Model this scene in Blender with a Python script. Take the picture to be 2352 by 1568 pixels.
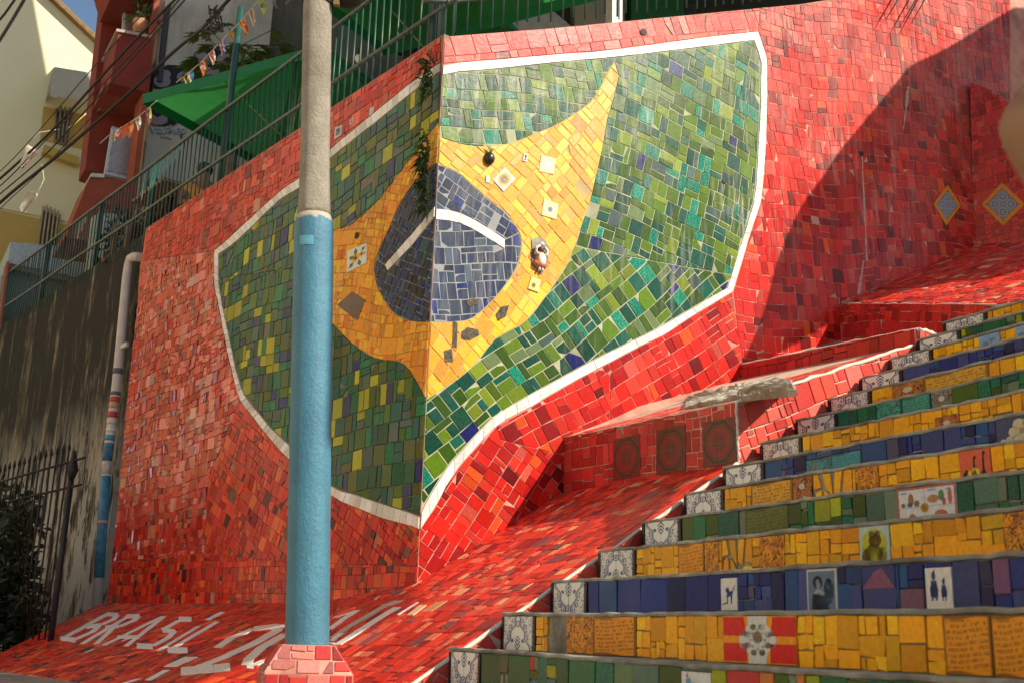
import bpy, bmesh, math, random
import numpy as np
from mathutils import Matrix, Vector
for o in list(bpy.data.objects): bpy.data.objects.remove(o)
scn = bpy.context.scene
COL = scn.collection
rnd = random.Random(7)
V3 = lambda *a: np.array(a, float)

# ------------------------------------------------------------ camera
F, PITCH, ROLL = 2586.69, 0.2544, 0.0301          # focal length in photo pixels of a 2352 px wide frame
CX, CY = 1176.0, 784.0
def cam_axes():
    f0 = V3(0, math.cos(PITCH), math.sin(PITCH)); r0 = V3(1, 0, 0); u0 = V3(0, -math.sin(PITCH), math.cos(PITCH))
    c, s = math.cos(ROLL), math.sin(ROLL)
    return np.array([c*r0+s*u0, -s*r0+c*u0, f0])
M = cam_axes()
cd = bpy.data.cameras.new('camera'); cam = bpy.data.objects.new('camera', cd); COL.objects.link(cam)
cd.sensor_fit = 'HORIZONTAL'; cd.sensor_width = 36; cd.lens = 36*F/2352
cd.clip_start = 0.05; cd.clip_end = 900
cam.matrix_world = Matrix(((M[0][0], M[1][0], -M[2][0], 0), (M[0][1], M[1][1], -M[2][1], 0), (M[0][2], M[1][2], -M[2][2], 0), (0, 0, 0, 1)))
cd.dof.use_dof = True; cd.dof.focus_distance = 8.2; cd.dof.aperture_fstop = 4.5
scn.camera = cam

# ------------------------------------------------------------ light
SUN = V3(0.703, -0.353, 0.617); SUN /= np.linalg.norm(SUN)      # direction towards the sun
w = bpy.data.worlds.new('World'); scn.world = w; w.use_nodes = True
nt = w.node_tree; bg = nt.nodes['Background']
sky = nt.nodes.new('ShaderNodeTexSky'); sky.sky_type = 'NISHITA'; sky.sun_disc = False
sky.sun_elevation = math.asin(SUN[2]); sky.sun_rotation = math.atan2(SUN[0], SUN[1])
sky.air_density = 1.0; sky.dust_density = 1.0; sky.ozone_density = 1.0
nt.links.new(sky.outputs[0], bg.inputs[0]); bg.inputs[1].default_value = 0.1
sd = bpy.data.lights.new('sun', 'SUN'); sd.energy = 5.0; sd.angle = math.radians(0.5); sd.color = (1.0, 0.9, 0.74)
so = bpy.data.objects.new('sun', sd); COL.objects.link(so)
so.rotation_euler = Vector(SUN).to_track_quat('Z', 'Y').to_euler()
scn.view_settings.view_transform = 'Standard'; scn.view_settings.look = 'None'
scn.view_settings.exposure = 0.46; scn.view_settings.gamma = 1.0; scn.view_settings.use_curve_mapping = False

# ------------------------------------------------------------ geometry helpers
def ray(u, v): return M.T @ V3((u-CX)/F, -(v-CY)/F, 1)
def proj(P):
    q = M @ np.asarray(P, float); return CX+F*q[0]/q[2], CY-F*q[1]/q[2]
def hit(u, v, P0, n):
    d = ray(u, v); return d*(np.dot(P0, n)/np.dot(d, n))
def at(u, v, y):
    d = ray(u, v); return d*(y/d[1])
def unit(v): v = np.asarray(v, float); return v/np.linalg.norm(v)
UP = V3(0, 0, 1)
class Frame:
    def __init__(s, O, A, B):
        s.O = np.asarray(O, float); s.A = unit(A); B = np.asarray(B, float); B = B-np.dot(B, s.A)*s.A; s.B = unit(B)
        n = np.cross(s.A, s.B)
        if np.dot(n, -s.O) < 0: n = -n; s.flip = True
        else: s.flip = False
        s.N = n
    def p2(s, P): d = np.asarray(P)-s.O; return (float(d@s.A), float(d@s.B))
    def px(s, u, v): return s.p2(hit(u, v, s.O, s.N))
    def pxs(s, L): return [s.px(*q) for q in L]
    def p3(s, a, b, h=0.0): return s.O+a*s.A+b*s.B+h*s.N
    def ang(s, q1, q2):
        a, b = s.px(*q1), s.px(*q2); return math.atan2(b[1]-a[1], b[0]-a[0])
def area(P): return 0.5*sum(P[i-1][0]*P[i][1]-P[i][0]*P[i-1][1] for i in range(len(P)))
def ccw(P): return P if area(P) > 0 else P[::-1]
def clip_half(P, p, n):
    out = []
    for i in range(len(P)):
        a, b = P[i-1], P[i]
        da = (a[0]-p[0])*n[0]+(a[1]-p[1])*n[1]; db = (b[0]-p[0])*n[0]+(b[1]-p[1])*n[1]
        if (da >= 0) != (db >= 0):
            t = da/(da-db); out.append((a[0]+(b[0]-a[0])*t, a[1]+(b[1]-a[1])*t))
        if db >= 0: out.append(b)
    return out
def clip_convex(S, Q):
    for i in range(len(Q)):
        a, b = Q[i-1], Q[i]
        S = clip_half(S, a, (-(b[1]-a[1]), b[0]-a[0]))
        if len(S) < 3: return []
    return S
def clean(P, eps=0.0018):
    Q = []
    for p in P:
        if not Q or math.hypot(p[0]-Q[-1][0], p[1]-Q[-1][1]) > eps: Q.append(p)
    while len(Q) > 2 and math.hypot(Q[0][0]-Q[-1][0], Q[0][1]-Q[-1][1]) <= eps: Q.pop()
    R = []
    for i in range(len(Q)):
        a, b, c = Q[i-1], Q[i], Q[(i+1) % len(Q)]
        cr = (b[0]-a[0])*(c[1]-b[1])-(b[1]-a[1])*(c[0]-b[0])
        l = math.hypot(c[0]-a[0], c[1]-a[1])
        if l > 1e-9 and abs(cr)/l > 0.0006: R.append(b)
    return R
def inset(P, e):
    n = len(P); out = []
    for i in range(n):
        a, b, c = P[i-1], P[i], P[(i+1) % n]
        u = (b[0]-a[0], b[1]-a[1]); v = (c[0]-b[0], c[1]-b[1])
        lu = math.hypot(*u) or 1e-9; lv = math.hypot(*v) or 1e-9
        n1 = (-u[1]/lu, u[0]/lu); n2 = (-v[1]/lv, v[0]/lv)
        bx, by = n1[0]+n2[0], n1[1]+n2[1]; d = 1+n1[0]*n2[0]+n1[1]*n2[1]
        k = e/max(d, 0.35)
        out.append((b[0]+bx*k, b[1]+by*k))
    return out
def dense(P, step=0.06):
    out = []
    for i in range(len(P)):
        a, b = P[i-1], P[i]; k = max(1, int(math.hypot(b[0]-a[0], b[1]-a[1])/step))
        out += [(a[0]+(b[0]-a[0])*j/k, a[1]+(b[1]-a[1])*j/k) for j in range(k)]
    return out
def smooth_line(P, k=4):
    """Catmull-Rom through an open polyline."""
    out = []
    for i in range(len(P)-1):
        p0 = P[max(i-1, 0)]; p1 = P[i]; p2 = P[i+1]; p3 = P[min(i+2, len(P)-1)]
        for j in range(k):
            t = j/k
            out.append(tuple(0.5*((2*p1[q])+(-p0[q]+p2[q])*t+(2*p0[q]-5*p1[q]+4*p2[q]-p3[q])*t*t+(-p0[q]+3*p1[q]-3*p2[q]+p3[q])*t**3) for q in range(len(p1))))
    out.append(tuple(P[-1])); return out
def resample(P, n):
    d = [0]
    for i in range(1, len(P)): d.append(d[-1]+math.dist(P[i], P[i-1]))
    out = []; j = 0
    for i in range(n+1):
        t = d[-1]*i/n
        while j < len(P)-2 and d[j+1] < t: j += 1
        k = (t-d[j])/max(d[j+1]-d[j], 1e-9); out.append(tuple(P[j][q]+(P[j+1][q]-P[j][q])*k for q in range(len(P[0]))))
    return out

# ------------------------------------------------------------ objects
def new_obj(name, me, parent=None, loc=None):
    o = bpy.data.objects.new(name, me); COL.objects.link(o)
    if loc is not None: o.location = loc
    if parent is not None: o.parent = parent
    return o
def tag(o, label=None, cat=None, group=None, kind=None):
    if label: o['label'] = label
    if cat: o['category'] = cat
    if group: o['group'] = group
    if kind: o['kind'] = kind
    return o
def empty(name, loc=(0, 0, 0)):
    """Empty at the thing's base; parts keep world coordinates through the inverse offset in rel()."""
    o = bpy.data.objects.new(name, None); COL.objects.link(o); o.location = [float(x) for x in loc]; o.empty_display_size = 0.2
    return o
class MB:
    """Mesh collector in world coordinates."""
    def __init__(s): s.v = []; s.f = []; s.c = []; s.uv = []; s.m = []; s.sm = []
    def add(s, verts, faces, col=(1, 1, 1, 1), uvs=None, mi=0, smooth=False):
        k = len(s.v); s.v += [tuple(map(float, p)) for p in verts]
        s.f += [tuple(i+k for i in f) for f in faces]; s.m += [mi]*len(faces); s.sm += [smooth]*len(faces)
        s.c += [tuple(col) if len(col) == 4 else tuple(col)+(1,)]*len(verts)
        s.uv += uvs if uvs else [(0, 0)]*len(verts)
    def merge(s, o):
        k = len(s.v); s.v += o.v; s.f += [tuple(i+k for i in f) for f in o.f]; s.c += o.c; s.uv += o.uv; s.m += o.m; s.sm += o.sm
    def quad_prism(s, top, dn, **kw):
        """polygon (3D points) extruded by vector dn"""
        n = len(top); top = [np.asarray(p, float) for p in top]; dn = np.asarray(dn, float)
        s.add(top+[p+dn for p in top], [tuple(range(n)), tuple(range(2*n-1, n-1, -1))]+[((i+1) % n, i, i+n, (i+1) % n+n) for i in range(n)], **kw)
    def box(s, c, sx, sy, sz, ax=(1, 0, 0), ay=(0, 1, 0), az=(0, 0, 1), **kw):
        c = np.asarray(c, float); ax, ay, az = [np.asarray(q, float) for q in (ax, ay, az)]
        P = [c+ax*sx*i/2+ay*sy*j/2+az*sz*k/2 for k in (-1, 1) for j in (-1, 1) for i in (-1, 1)]
        s.add(P, [(0, 2, 3, 1), (4, 5, 7, 6), (0, 1, 5, 4), (2, 6, 7, 3), (0, 4, 6, 2), (1, 3, 7, 5)], **kw)
    def tube(s, pts, r, n=8, cap=True, smooth=True, **kw):
        pts = [np.asarray(p, float) for p in pts]; rs = r if isinstance(r, (list, tuple)) else [r]*len(pts)
        t0 = unit(pts[1]-pts[0]); u = unit(np.cross(t0, V3(0.31, 0.9, 0.2))); V = []
        for i, p in enumerate(pts):
            t = unit(pts[min(i+1, len(pts)-1)]-pts[max(i-1, 0)]); u = unit(u-np.dot(u, t)*t); b = np.cross(t, u)
            V += [p+rs[i]*(math.cos(a)*u+math.sin(a)*b) for a in [2*math.pi*k/n for k in range(n)]]
        Fc = [(i*n+k, i*n+(k+1) % n, (i+1)*n+(k+1) % n, (i+1)*n+k) for i in range(len(pts)-1) for k in range(n)]
        s.add(V, Fc, smooth=smooth, **kw)
        if cap:
            k = len(s.v)-len(V); s.f += [tuple(k+i for i in range(n-1, -1, -1)), tuple(k+(len(pts)-1)*n+i for i in range(n))]
            s.m += [kw.get('mi', 0)]*2; s.sm += [False]*2
    def ball(s, c, r, n=10, ax=None, **kw):
        c = np.asarray(c, float); r = (r, r, r) if not isinstance(r, (tuple, list)) else r
        A = ax if ax is not None else (V3(1, 0, 0), V3(0, 1, 0), UP); V = [c+A[2]*r[2]]; m = n//2
        for i in range(1, m):
            th = math.pi*i/m
            V += [c+A[0]*r[0]*math.sin(th)*math.cos(a)+A[1]*r[1]*math.sin(th)*math.sin(a)+A[2]*r[2]*math.cos(th) for a in [2*math.pi*k/n for k in range(n)]]
        V.append(c-A[2]*r[2]); Fc = [(0, 1+k, 1+(k+1) % n) for k in range(n)]
        for i in range(m-2): Fc += [(1+i*n+k, 1+(i+1)*n+k, 1+(i+1)*n+(k+1) % n, 1+i*n+(k+1) % n) for k in range(n)]
        L = len(V)-1; Fc += [(L, 1+(m-2)*n+(k+1) % n, 1+(m-2)*n+k) for k in range(n)]
        s.add(V, Fc, smooth=True, **kw)
    def build(s, name, mat, parent=None, uv=False):
        if parent is not None: off = np.array(parent_world(parent))
        else:
            a = np.array(s.v); off = np.array([(a[:, 0].min()+a[:, 0].max())/2, (a[:, 1].min()+a[:, 1].max())/2, a[:, 2].min()])
        me = bpy.data.meshes.new(name)
        me.from_pydata([tuple(np.array(p)-off) for p in s.v], [], s.f)
        ca = me.color_attributes.new('tint', 'FLOAT_COLOR', 'POINT'); ca.data.foreach_set('color', [x for c in s.c for x in c])
        if uv or any(u != (0, 0) for u in s.uv):
            ul = me.uv_layers.new(name='print'); flat = []
            for f in s.f:
                for i in f: flat += s.uv[i]
            ul.data.foreach_set('uv', flat)
        me.polygons.foreach_set('material_index', s.m); me.polygons.foreach_set('use_smooth', s.sm)
        for m in (mat if isinstance(mat, (list, tuple)) else [mat]): me.materials.append(m)
        me.update()
        return new_obj(name, me, parent, None if parent is not None else [float(x) for x in off])
WLOC = {}
def parent_world(p):
    loc = np.array(p.location)
    return loc if p.parent is None else loc+parent_world(p.parent)
def thing_mesh(name, mb, mat, label, cat, group=None, kind=None):
    return tag(mb.build(name, mat), label, cat, group, kind)

# ------------------------------------------------------------ materials
def mat_new(name):
    m = bpy.data.materials.new(name); m.use_nodes = True; n = m.node_tree
    return m, n, n.nodes['Principled BSDF']
def N(n, typ, **kw):
    x = n.nodes.new(typ)
    for k, v in kw.items():
        if k.startswith('i_'):
            x.inputs[int(k[2:]) if k[2:].isdigit() else k[2:].replace('_', ' ')].default_value = v
        else: setattr(x, k, v)
    return x
def mixc(n, fac, a, b, mode='MIX'):
    x = n.nodes.new('ShaderNodeMix'); x.data_type = 'RGBA'; x.blend_type = mode
    for i, v in ((0, fac), (6, a), (7, b)):
        if hasattr(v, 'default_value') or isinstance(v, bpy.types.NodeSocket): n.links.new(v, x.inputs[i])
        else: x.inputs[i].default_value = v if i == 0 else (tuple(v)+(1,) if len(v) == 3 else v)
    return x.outputs[2]
def mth(n, op, a, b=None, c=None):
    x = n.nodes.new('ShaderNodeMath'); x.operation = op
    for i, v in enumerate((a, b, c)):
        if v is None: continue
        if isinstance(v, bpy.types.NodeSocket): n.links.new(v, x.inputs[i])
        else: x.inputs[i].default_value = v
    return x.outputs[0]
def ramp(n, s, lo, hi): 
    x = n.nodes.new('ShaderNodeMapRange'); n.links.new(s, x.inputs[0]); x.inputs[1].default_value = lo; x.inputs[2].default_value = hi
    return x.outputs[0]
def noise(n, vec, scale, detail=4, rough=0.55, dist=0):
    x = n.nodes.new('ShaderNodeTexNoise'); n.links.new(vec, x.inputs['Vector']); x.inputs['Scale'].default_value = scale
    x.inputs['Detail'].default_value = detail; x.inputs['Roughness'].default_value = rough; x.inputs['Distortion'].default_value = dist
    return x.outputs['Fac']
def mapping(n, vec, scale):
    x = n.nodes.new('ShaderNodeMapping'); n.links.new(vec, x.inputs[0]); x.inputs['Scale'].default_value = scale; return x.outputs[0]
def pos(n): return n.nodes.new('ShaderNodeNewGeometry').outputs['Position']
def bump(n, b, h, strength=0.3, dist=0.01):
    x = n.nodes.new('ShaderNodeBump'); x.inputs['Strength'].default_value = strength; x.inputs['Distance'].default_value = dist
    n.links.new(h, x.inputs['Height']); n.links.new(x.outputs[0], b.inputs['Normal'])
def glaze(name, streak=0.0, glare_fade=0.0, zlo=2, zhi=5, rough=0.24, dirt=0.25, spec=0.42, glare_col=(0.6, 0.3, 0.26)):
    """Glazed tile: own colour from the mesh, mottled glaze where alpha < 1, lime streaks as wear, sun glare painted in as paling with height."""
    m, n, b = mat_new(name); P = pos(n)
    at_ = N(n, 'ShaderNodeAttribute', attribute_name='tint'); col = at_.outputs['Color']
    fine = noise(n, P, 60, 5)
    col = mixc(n, 0.5, col, mixc(n, fine, (0.75, 0.75, 0.75), (1.22, 1.2, 1.18)), 'MULTIPLY') if False else mixc(n, 0.55, col, mixc(n, 1.0, col, mixc(n, ramp(n, fine, 0.3, 0.7), (0.7, 0.7, 0.72), (1.25, 1.22, 1.2)), 'MULTIPLY'))
    # mottled reactive glaze
    vo = n.nodes.new('ShaderNodeTexVoronoi'); n.links.new(P, vo.inputs['Vector']); vo.inputs['Scale'].default_value = 95
    mot = mixc(n, ramp(n, vo.outputs['Distance'], 0.15, 0.6), (1.7, 1.55, 1.5), (0.3, 0.45, 0.45))
    col = mixc(n, mth(n, 'SUBTRACT', 1.0, at_.outputs['Alpha']), col, mixc(n, 1.0, col, mot, 'MULTIPLY'))
    sepz = n.nodes.new('ShaderNodeSeparateXYZ'); n.links.new(P, sepz.inputs[0])
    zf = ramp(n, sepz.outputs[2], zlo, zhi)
    s1 = noise(n, mapping(n, P, (14, 14, 1.1)), 1.6, 6, 0.62); s2 = noise(n, P, 1.1, 3)
    s3 = noise(n, mapping(n, P, (45, 45, 5)), 1.0, 4, 0.6)
    if streak > 0:
        st = mth(n, 'MULTIPLY', ramp(n, s1, 0.46, 0.66), ramp(n, s2, 0.36, 0.58))
        st = mth(n, 'MULTIPLY', st, ramp(n, s3, 0.3, 0.6))
        st = mth(n, 'MULTIPLY', mth(n, 'MULTIPLY', st, streak), ramp(n, sepz.outputs[2], zlo-1.3, zlo+.5))
        col = mixc(n, st, col, (0.62, 0.58, 0.5))
    if glare_fade > 0:
        fd = mth(n, 'MULTIPLY', mth(n, 'MULTIPLY', zf, ramp(n, noise(n, P, 2.3, 4), 0.3, 0.62)), glare_fade)
        col = mixc(n, fd, col, glare_col)  # pale glare mixed into the tile colour, stronger higher up
    dr = mth(n, 'MULTIPLY', ramp(n, noise(n, P, 7, 6, 0.65), 0.56, 0.8), dirt)
    col = mixc(n, dr, col, (0.16, 0.1, 0.07))
    n.links.new(col, b.inputs['Base Color'])
    rg = mth(n, 'MULTIPLY_ADD', noise(n, P, 9, 4), 0.24, rough-0.1); n.links.new(rg, b.inputs['Roughness'])
    b.inputs['Specular IOR Level'].default_value = spec
    bump(n, b, mth(n, 'ADD', noise(n, P, 28, 2), mth(n, 'MULTIPLY', fine, 0.25)), 0.10, 0.01)
    return m
def rough_mat(name, c1, c2, scale=6, rough=0.85, bs=0.4, bd=0.01, c3=None, streak=0, tint=False):
    m, n, b = mat_new(name); P = pos(n)
    f = noise(n, P, scale, 7, 0.62); col = mixc(n, ramp(n, f, 0.3, 0.7), c1, c2)
    if tint: col = mixc(n, 1.0, col, N(n, 'ShaderNodeAttribute', attribute_name='tint').outputs['Color'], 'MULTIPLY')
    if c3:
        g = noise(n, mapping(n, P, (1, 1, 0.25)) if streak else P, scale*0.35 if not streak else streak, 5, 0.6)
        col = mixc(n, ramp(n, g, 0.47, 0.66), col, c3)
    n.links.new(col, b.inputs['Base Color']); b.inputs['Roughness'].default_value = rough
    bump(n, b, noise(n, P, scale*6, 6, 0.7), bs, bd)
    return m
def plain(name, c, rough=0.5, metal=0, var=0.25, scale=20, spec=0.5):
    m, n, b = mat_new(name); P = pos(n)
    f = ramp(n, noise(n, P, scale, 5, 0.6), 0.25, 0.75)
    k1 = tuple(x*(1-var) for x in c); k2 = tuple(min(1, x*(1+var)) for x in c)
    n.links.new(mixc(n, f, k1, k2), b.inputs['Base Color']); b.inputs['Roughness'].default_value = rough; b.inputs['Metallic'].default_value = metal
    b.inputs['Specular IOR Level'].default_value = spec
    bump(n, b, noise(n, P, scale*3, 4), 0.1, 0.005)
    return m
def cloth(name, c, trans=0.35, tint=False):
    m, n, b = mat_new(name); P = pos(n)
    col = mixc(n, noise(n, P, 5, 4), tuple(x*0.85 for x in c), tuple(min(1, x*1.12) for x in c))
    if tint: col = N(n, 'ShaderNodeAttribute', attribute_name='tint').outputs['Color']
    tr = n.nodes.new('ShaderNodeBsdfTranslucent'); n.links.new(col, tr.inputs[0]); n.links.new(col, b.inputs['Base Color']); b.inputs['Roughness'].default_value = 0.8
    mx = n.nodes.new('ShaderNodeMixShader'); mx.inputs[0].default_value = trans
    n.links.new(b.outputs[0], mx.inputs[1]); n.links.new(tr.outputs[0], mx.inputs[2]); n.links.new(mx.outputs[0], n.nodes['Material Output'].inputs[0])
    return m
def leafmat(name, c1, c2):
    m, n, b = mat_new(name); P = pos(n)
    col = mixc(n, ramp(n, noise(n, P, 12, 3), 0.3, 0.7), c1, c2); n.links.new(col, b.inputs['Base Color']); b.inputs['Roughness'].default_value = 0.5
    tr = n.nodes.new('ShaderNodeBsdfTranslucent'); n.links.new(col, tr.inputs[0])
    mx = n.nodes.new('ShaderNodeMixShader'); mx.inputs[0].default_value = 0.25
    n.links.new(b.outputs[0], mx.inputs[1]); n.links.new(tr.outputs[0], mx.inputs[2]); n.links.new(mx.outputs[0], n.nodes['Material Output'].inputs[0])
    return m
def uvxy(n):
    u = n.nodes.new('ShaderNodeUVMap'); u.uv_map = 'print'; s = n.nodes.new('ShaderNodeSeparateXYZ'); n.links.new(u.outputs[0], s.inputs[0])
    return u.outputs[0], s.outputs[0], s.outputs[1]
def band(n, d, c, w_):   # 1 inside |d-c|<w
    return mth(n, 'LESS_THAN', mth(n, 'ABSOLUTE', mth(n, 'SUBTRACT', d, c)), w_)
def dist(n, x, y, cx, cy, sx=1, sy=1):
    a = mth(n, 'MULTIPLY', mth(n, 'SUBTRACT', x, cx), sx); b_ = mth(n, 'MULTIPLY', mth(n, 'SUBTRACT', y, cy), sy)
    return mth(n, 'SQRT', mth(n, 'ADD', mth(n, 'MULTIPLY', a, a), mth(n, 'MULTIPLY', b_, b_)))
def vec(n, x, y, z=0.0):
    c = n.nodes.new('ShaderNodeCombineXYZ')
    for i, v in enumerate((x, y, z)):
        if isinstance(v, bpy.types.NodeSocket): n.links.new(v, c.inputs[i])
        else: c.inputs[i].default_value = v
    return c.outputs[0]
def mx(n, *a):
    r = a[0]
    for q in a[1:]: r = mth(n, 'MAXIMUM', r, q)
    return r
def print_azulejo():
    """blue ogee-and-leaf print over white; u in -1..1 across the mirrored pair, v 0..1"""
    m, n, b = mat_new('azulejo_print'); uv, u, v = uvxy(n); a = mth(n, 'ABSOLUTE', u)
    wob = mth(n, 'MULTIPLY', mth(n, 'SINE', mth(n, 'MULTIPLY', v, 15.0)), 0.07)
    prof = mth(n, 'ADD', mth(n, 'MULTIPLY_ADD', mth(n, 'POWER', mth(n, 'SUBTRACT', 1.0, v), 1.1), 0.8, 0.06), wob)
    line = mth(n, 'MAXIMUM', band(n, mth(n, 'SUBTRACT', a, prof), 0.0, 0.045), band(n, mth(n, 'SUBTRACT', a, prof), 0.1, 0.022))
    ring = mx(n, band(n, dist(n, u, v, 0, 0.78, 0.62, 1), 0.085, 0.018), mth(n, 'LESS_THAN', dist(n, u, v, 0, 0.78, 0.62, 1), 0.035))
    nz = noise(n, vec(n, mth(n, 'MULTIPLY', a, 1.0), v, 1.7), 7.0, 1, 0.4, 1.6)
    leaves = mth(n, 'MULTIPLY', band(n, nz, 0.5, 0.05), mth(n, 'GREATER_THAN', mth(n, 'SUBTRACT', a, prof), 0.13))
    plume = mth(n, 'MULTIPLY', mth(n, 'LESS_THAN', dist(n, a, v, 0.05, 0.2, 1.3, 0.9), 0.2), mth(n, 'GREATER_THAN', mth(n, 'SINE', mth(n, 'ADD', mth(n, 'MULTIPLY', v, 55.0), mth(n, 'MULTIPLY', a, -38.0))), -0.15))
    rose = mth(n, 'MULTIPLY', mth(n, 'LESS_THAN', dist(n, a, v, 0.38, 0.28, 0.8, 1), 0.085), mth(n, 'GREATER_THAN', nz, 0.42))
    k = mx(n, line, ring, leaves, plume, rose)
    tn = N(n, 'ShaderNodeAttribute', attribute_name='tint').outputs['Color']
    st = ramp(n, noise(n, pos(n), 9, 5), 0.35, 0.8)
    ink = mixc(n, noise(n, uv, 9, 3), (0.025, 0.045, 0.14), (0.07, 0.1, 0.24))
    col = mixc(n, mth(n, 'MULTIPLY', k, 0.92), mixc(n, mth(n, 'MULTIPLY', st, 0.5), (0.76, 0.76, 0.72), (0.64, 0.61, 0.53)), ink)
    n.links.new(mixc(n, 1.0, col, tn, 'MULTIPLY'), b.inputs['Base Color']); b.inputs['Roughness'].default_value = 0.25; b.inputs['Specular IOR Level'].default_value = .25
    return m
def print_script():
    """rows of dark handwriting on a coloured glaze"""
    m, n, b = mat_new('script_print'); uv, u, v = uvxy(n)
    tn = N(n, 'ShaderNodeAttribute', attribute_name='tint').outputs['Color']
    vw = mth(n, 'ADD', v, mth(n, 'MULTIPLY', mth(n, 'SINE', mth(n, 'MULTIPLY_ADD', u, 4.2, .6)), .035)); rw_ = mth(n, 'MULTIPLY', vw, 10.0); fl_r = mth(n, 'FLOOR', rw_); row = mth(n, 'FRACT', rw_)
    sq = noise(n, vec(n, mth(n, 'MULTIPLY', u, 75.0), mth(n, 'MULTIPLY', row, 2.2), mth(n, 'MULTIPLY', fl_r, 7.3)), 1.0, 1, .5, .6)
    word = mth(n, 'GREATER_THAN', noise(n, vec(n, mth(n, 'MULTIPLY', u, 17.0), mth(n, 'MULTIPLY', fl_r, 3.1)), 1.0, 1), 0.42)
    k = mth(n, 'MULTIPLY', mth(n, 'MULTIPLY', band(n, row, 0.5, 0.33), mth(n, 'GREATER_THAN', sq, 0.47)), word)
    # inside margin
    ins = mth(n, 'MULTIPLY', mth(n, 'MULTIPLY', mth(n, 'GREATER_THAN', u, 0.06), mth(n, 'LESS_THAN', u, 0.95)), mth(n, 'MULTIPLY', mth(n, 'GREATER_THAN', v, 0.1), mth(n, 'LESS_THAN', v, 0.93)))
    k = mth(n, 'MAXIMUM', mth(n, 'MULTIPLY', mth(n, 'MULTIPLY', k, ins), 0.7), mth(n, 'MULTIPLY', mth(n, 'GREATER_THAN', mx(n, mth(n, 'ABSOLUTE', mth(n, 'SUBTRACT', u, 0.5)), mth(n, 'MULTIPLY_ADD', mth(n, 'SINE', mth(n, 'MULTIPLY', u, 6.0)), 0.03, mth(n, 'ABSOLUTE', mth(n, 'SUBTRACT', v, 0.5)))), 0.455), 0.75))
    n.links.new(mixc(n, k, tn, mixc(n, 0.88, tn, (0.02, 0.012, 0.008))), b.inputs['Base Color']); b.inputs['Roughness'].default_value = 0.3; b.inputs['Specular IOR Level'].default_value = .25
    return m
def print_figure():
    """loose dark ink drawing on a coloured glaze"""
    m, n, b = mat_new('ink_drawing_print'); uv, u, v = uvxy(n); P = pos(n)
    tn = N(n, 'ShaderNodeAttribute', attribute_name='tint').outputs['Color']
    a = noise(n, P, 24, 2, 0.5, 1.2); c = noise(n, P, 55, 2, 0.5, 0.8)
    k = mx(n, band(n, a, 0.5, 0.028), band(n, a, 0.62, 0.02), mth(n, 'LESS_THAN', c, 0.36), mth(n, 'GREATER_THAN', a, 0.68))
    red = mth(n, 'MULTIPLY', ramp(n, noise(n, P, 17, 1), 0.5, 0.65), 0.55)
    col = mixc(n, red, tn, (0.36, 0.09, 0.03))
    n.links.new(mixc(n, mth(n, 'MULTIPLY', k, 0.85), col, (0.03, 0.018, 0.014)), b.inputs['Base Color']); b.inputs['Roughness'].default_value = 0.3; b.inputs['Specular IOR Level'].default_value = .25
    return m
def print_medallion():
    """dark embossed octagon medallion over four tiles; uv 0..1"""
    m, n, b = mat_new('medallion_print'); uv, u, v = uvxy(n)
    x = mth(n, 'ABSOLUTE', mth(n, 'SUBTRACT', u, 0.5)); y = mth(n, 'ABSOLUTE', mth(n, 'SUBTRACT', v, 0.5))
    oc = mx(n, x, y, mth(n, 'MULTIPLY', mth(n, 'ADD', x, y), 0.72))
    d = dist(n, u, v, 0.5, 0.5)
    an = n.nodes.new('ShaderNodeMath'); an.operation = 'ARCTAN2'; n.links.new(mth(n, 'SUBTRACT', u, 0.5), an.inputs[0]); n.links.new(mth(n, 'SUBTRACT', v, 0.5), an.inputs[1])
    pet = mth(n, 'SINE', mth(n, 'MULTIPLY', an.outputs[0], 16.0))
    star = mth(n, 'MULTIPLY', mth(n, 'LESS_THAN', d, mth(n, 'MULTIPLY_ADD', pet, 0.05, 0.2)), mth(n, 'GREATER_THAN', mth(n, 'SINE', mth(n, 'MULTIPLY_ADD', d, 95.0, pet)), -0.1))
    frame = mx(n, band(n, oc, 0.42, 0.035), band(n, oc, 0.34, 0.012), star, mth(n, 'MULTIPLY', mth(n, 'GREATER_THAN', oc, 0.45), 0.45))
    col = mixc(n, frame, (0.22, 0.018, 0.013), mixc(n, noise(n, uv, 30, 3), (0.016, 0.03, 0.018), (0.04, 0.026, 0.016)))
    seam = mx(n, mth(n, 'LESS_THAN', x, 0.006), mth(n, 'LESS_THAN', y, 0.006))
    col = mixc(n, mth(n, 'MULTIPLY', seam, 0.55), col, (0.2, 0.1, 0.07))
    n.links.new(col, b.inputs['Base Color']); b.inputs['Roughness'].default_value = 0.35
    bump(n, b, frame, 0.4, 0.004)
    return m
def print_lace(name, ink, paper, sc=5.0):
    m, n, b = mat_new(name); uv, u, v = uvxy(n)
    x = mth(n, 'ABSOLUTE', mth(n, 'SUBTRACT', mth(n, 'FRACT', mth(n, 'MULTIPLY', u, 2.0)), 0.5)); y = mth(n, 'ABSOLUTE', mth(n, 'SUBTRACT', mth(n, 'FRACT', mth(n, 'MULTIPLY', v, 2.0)), 0.5))
    nz = noise(n, vec(n, mx(n, x, y), mth(n, 'MINIMUM', x, y), 0.4), 11.0, 2, 0.5, 1.4)
    k = mx(n, band(n, nz, 0.5, 0.045), band(n, dist(n, x, y, 0, 0), 0.24, 0.03), band(n, dist(n, x, y, 0.5, 0.5), 0.2, 0.03))
    n.links.new(mixc(n, k, paper, ink), b.inputs['Base Color']); b.inputs['Roughness'].default_value = 0.3; b.inputs['Specular IOR Level'].default_value = .25
    return m
G_RIGHT = glaze('glaze_stair_side', 0.32, 0.3, 3.6, 5.4, 0.3, .2, .15)
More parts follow.
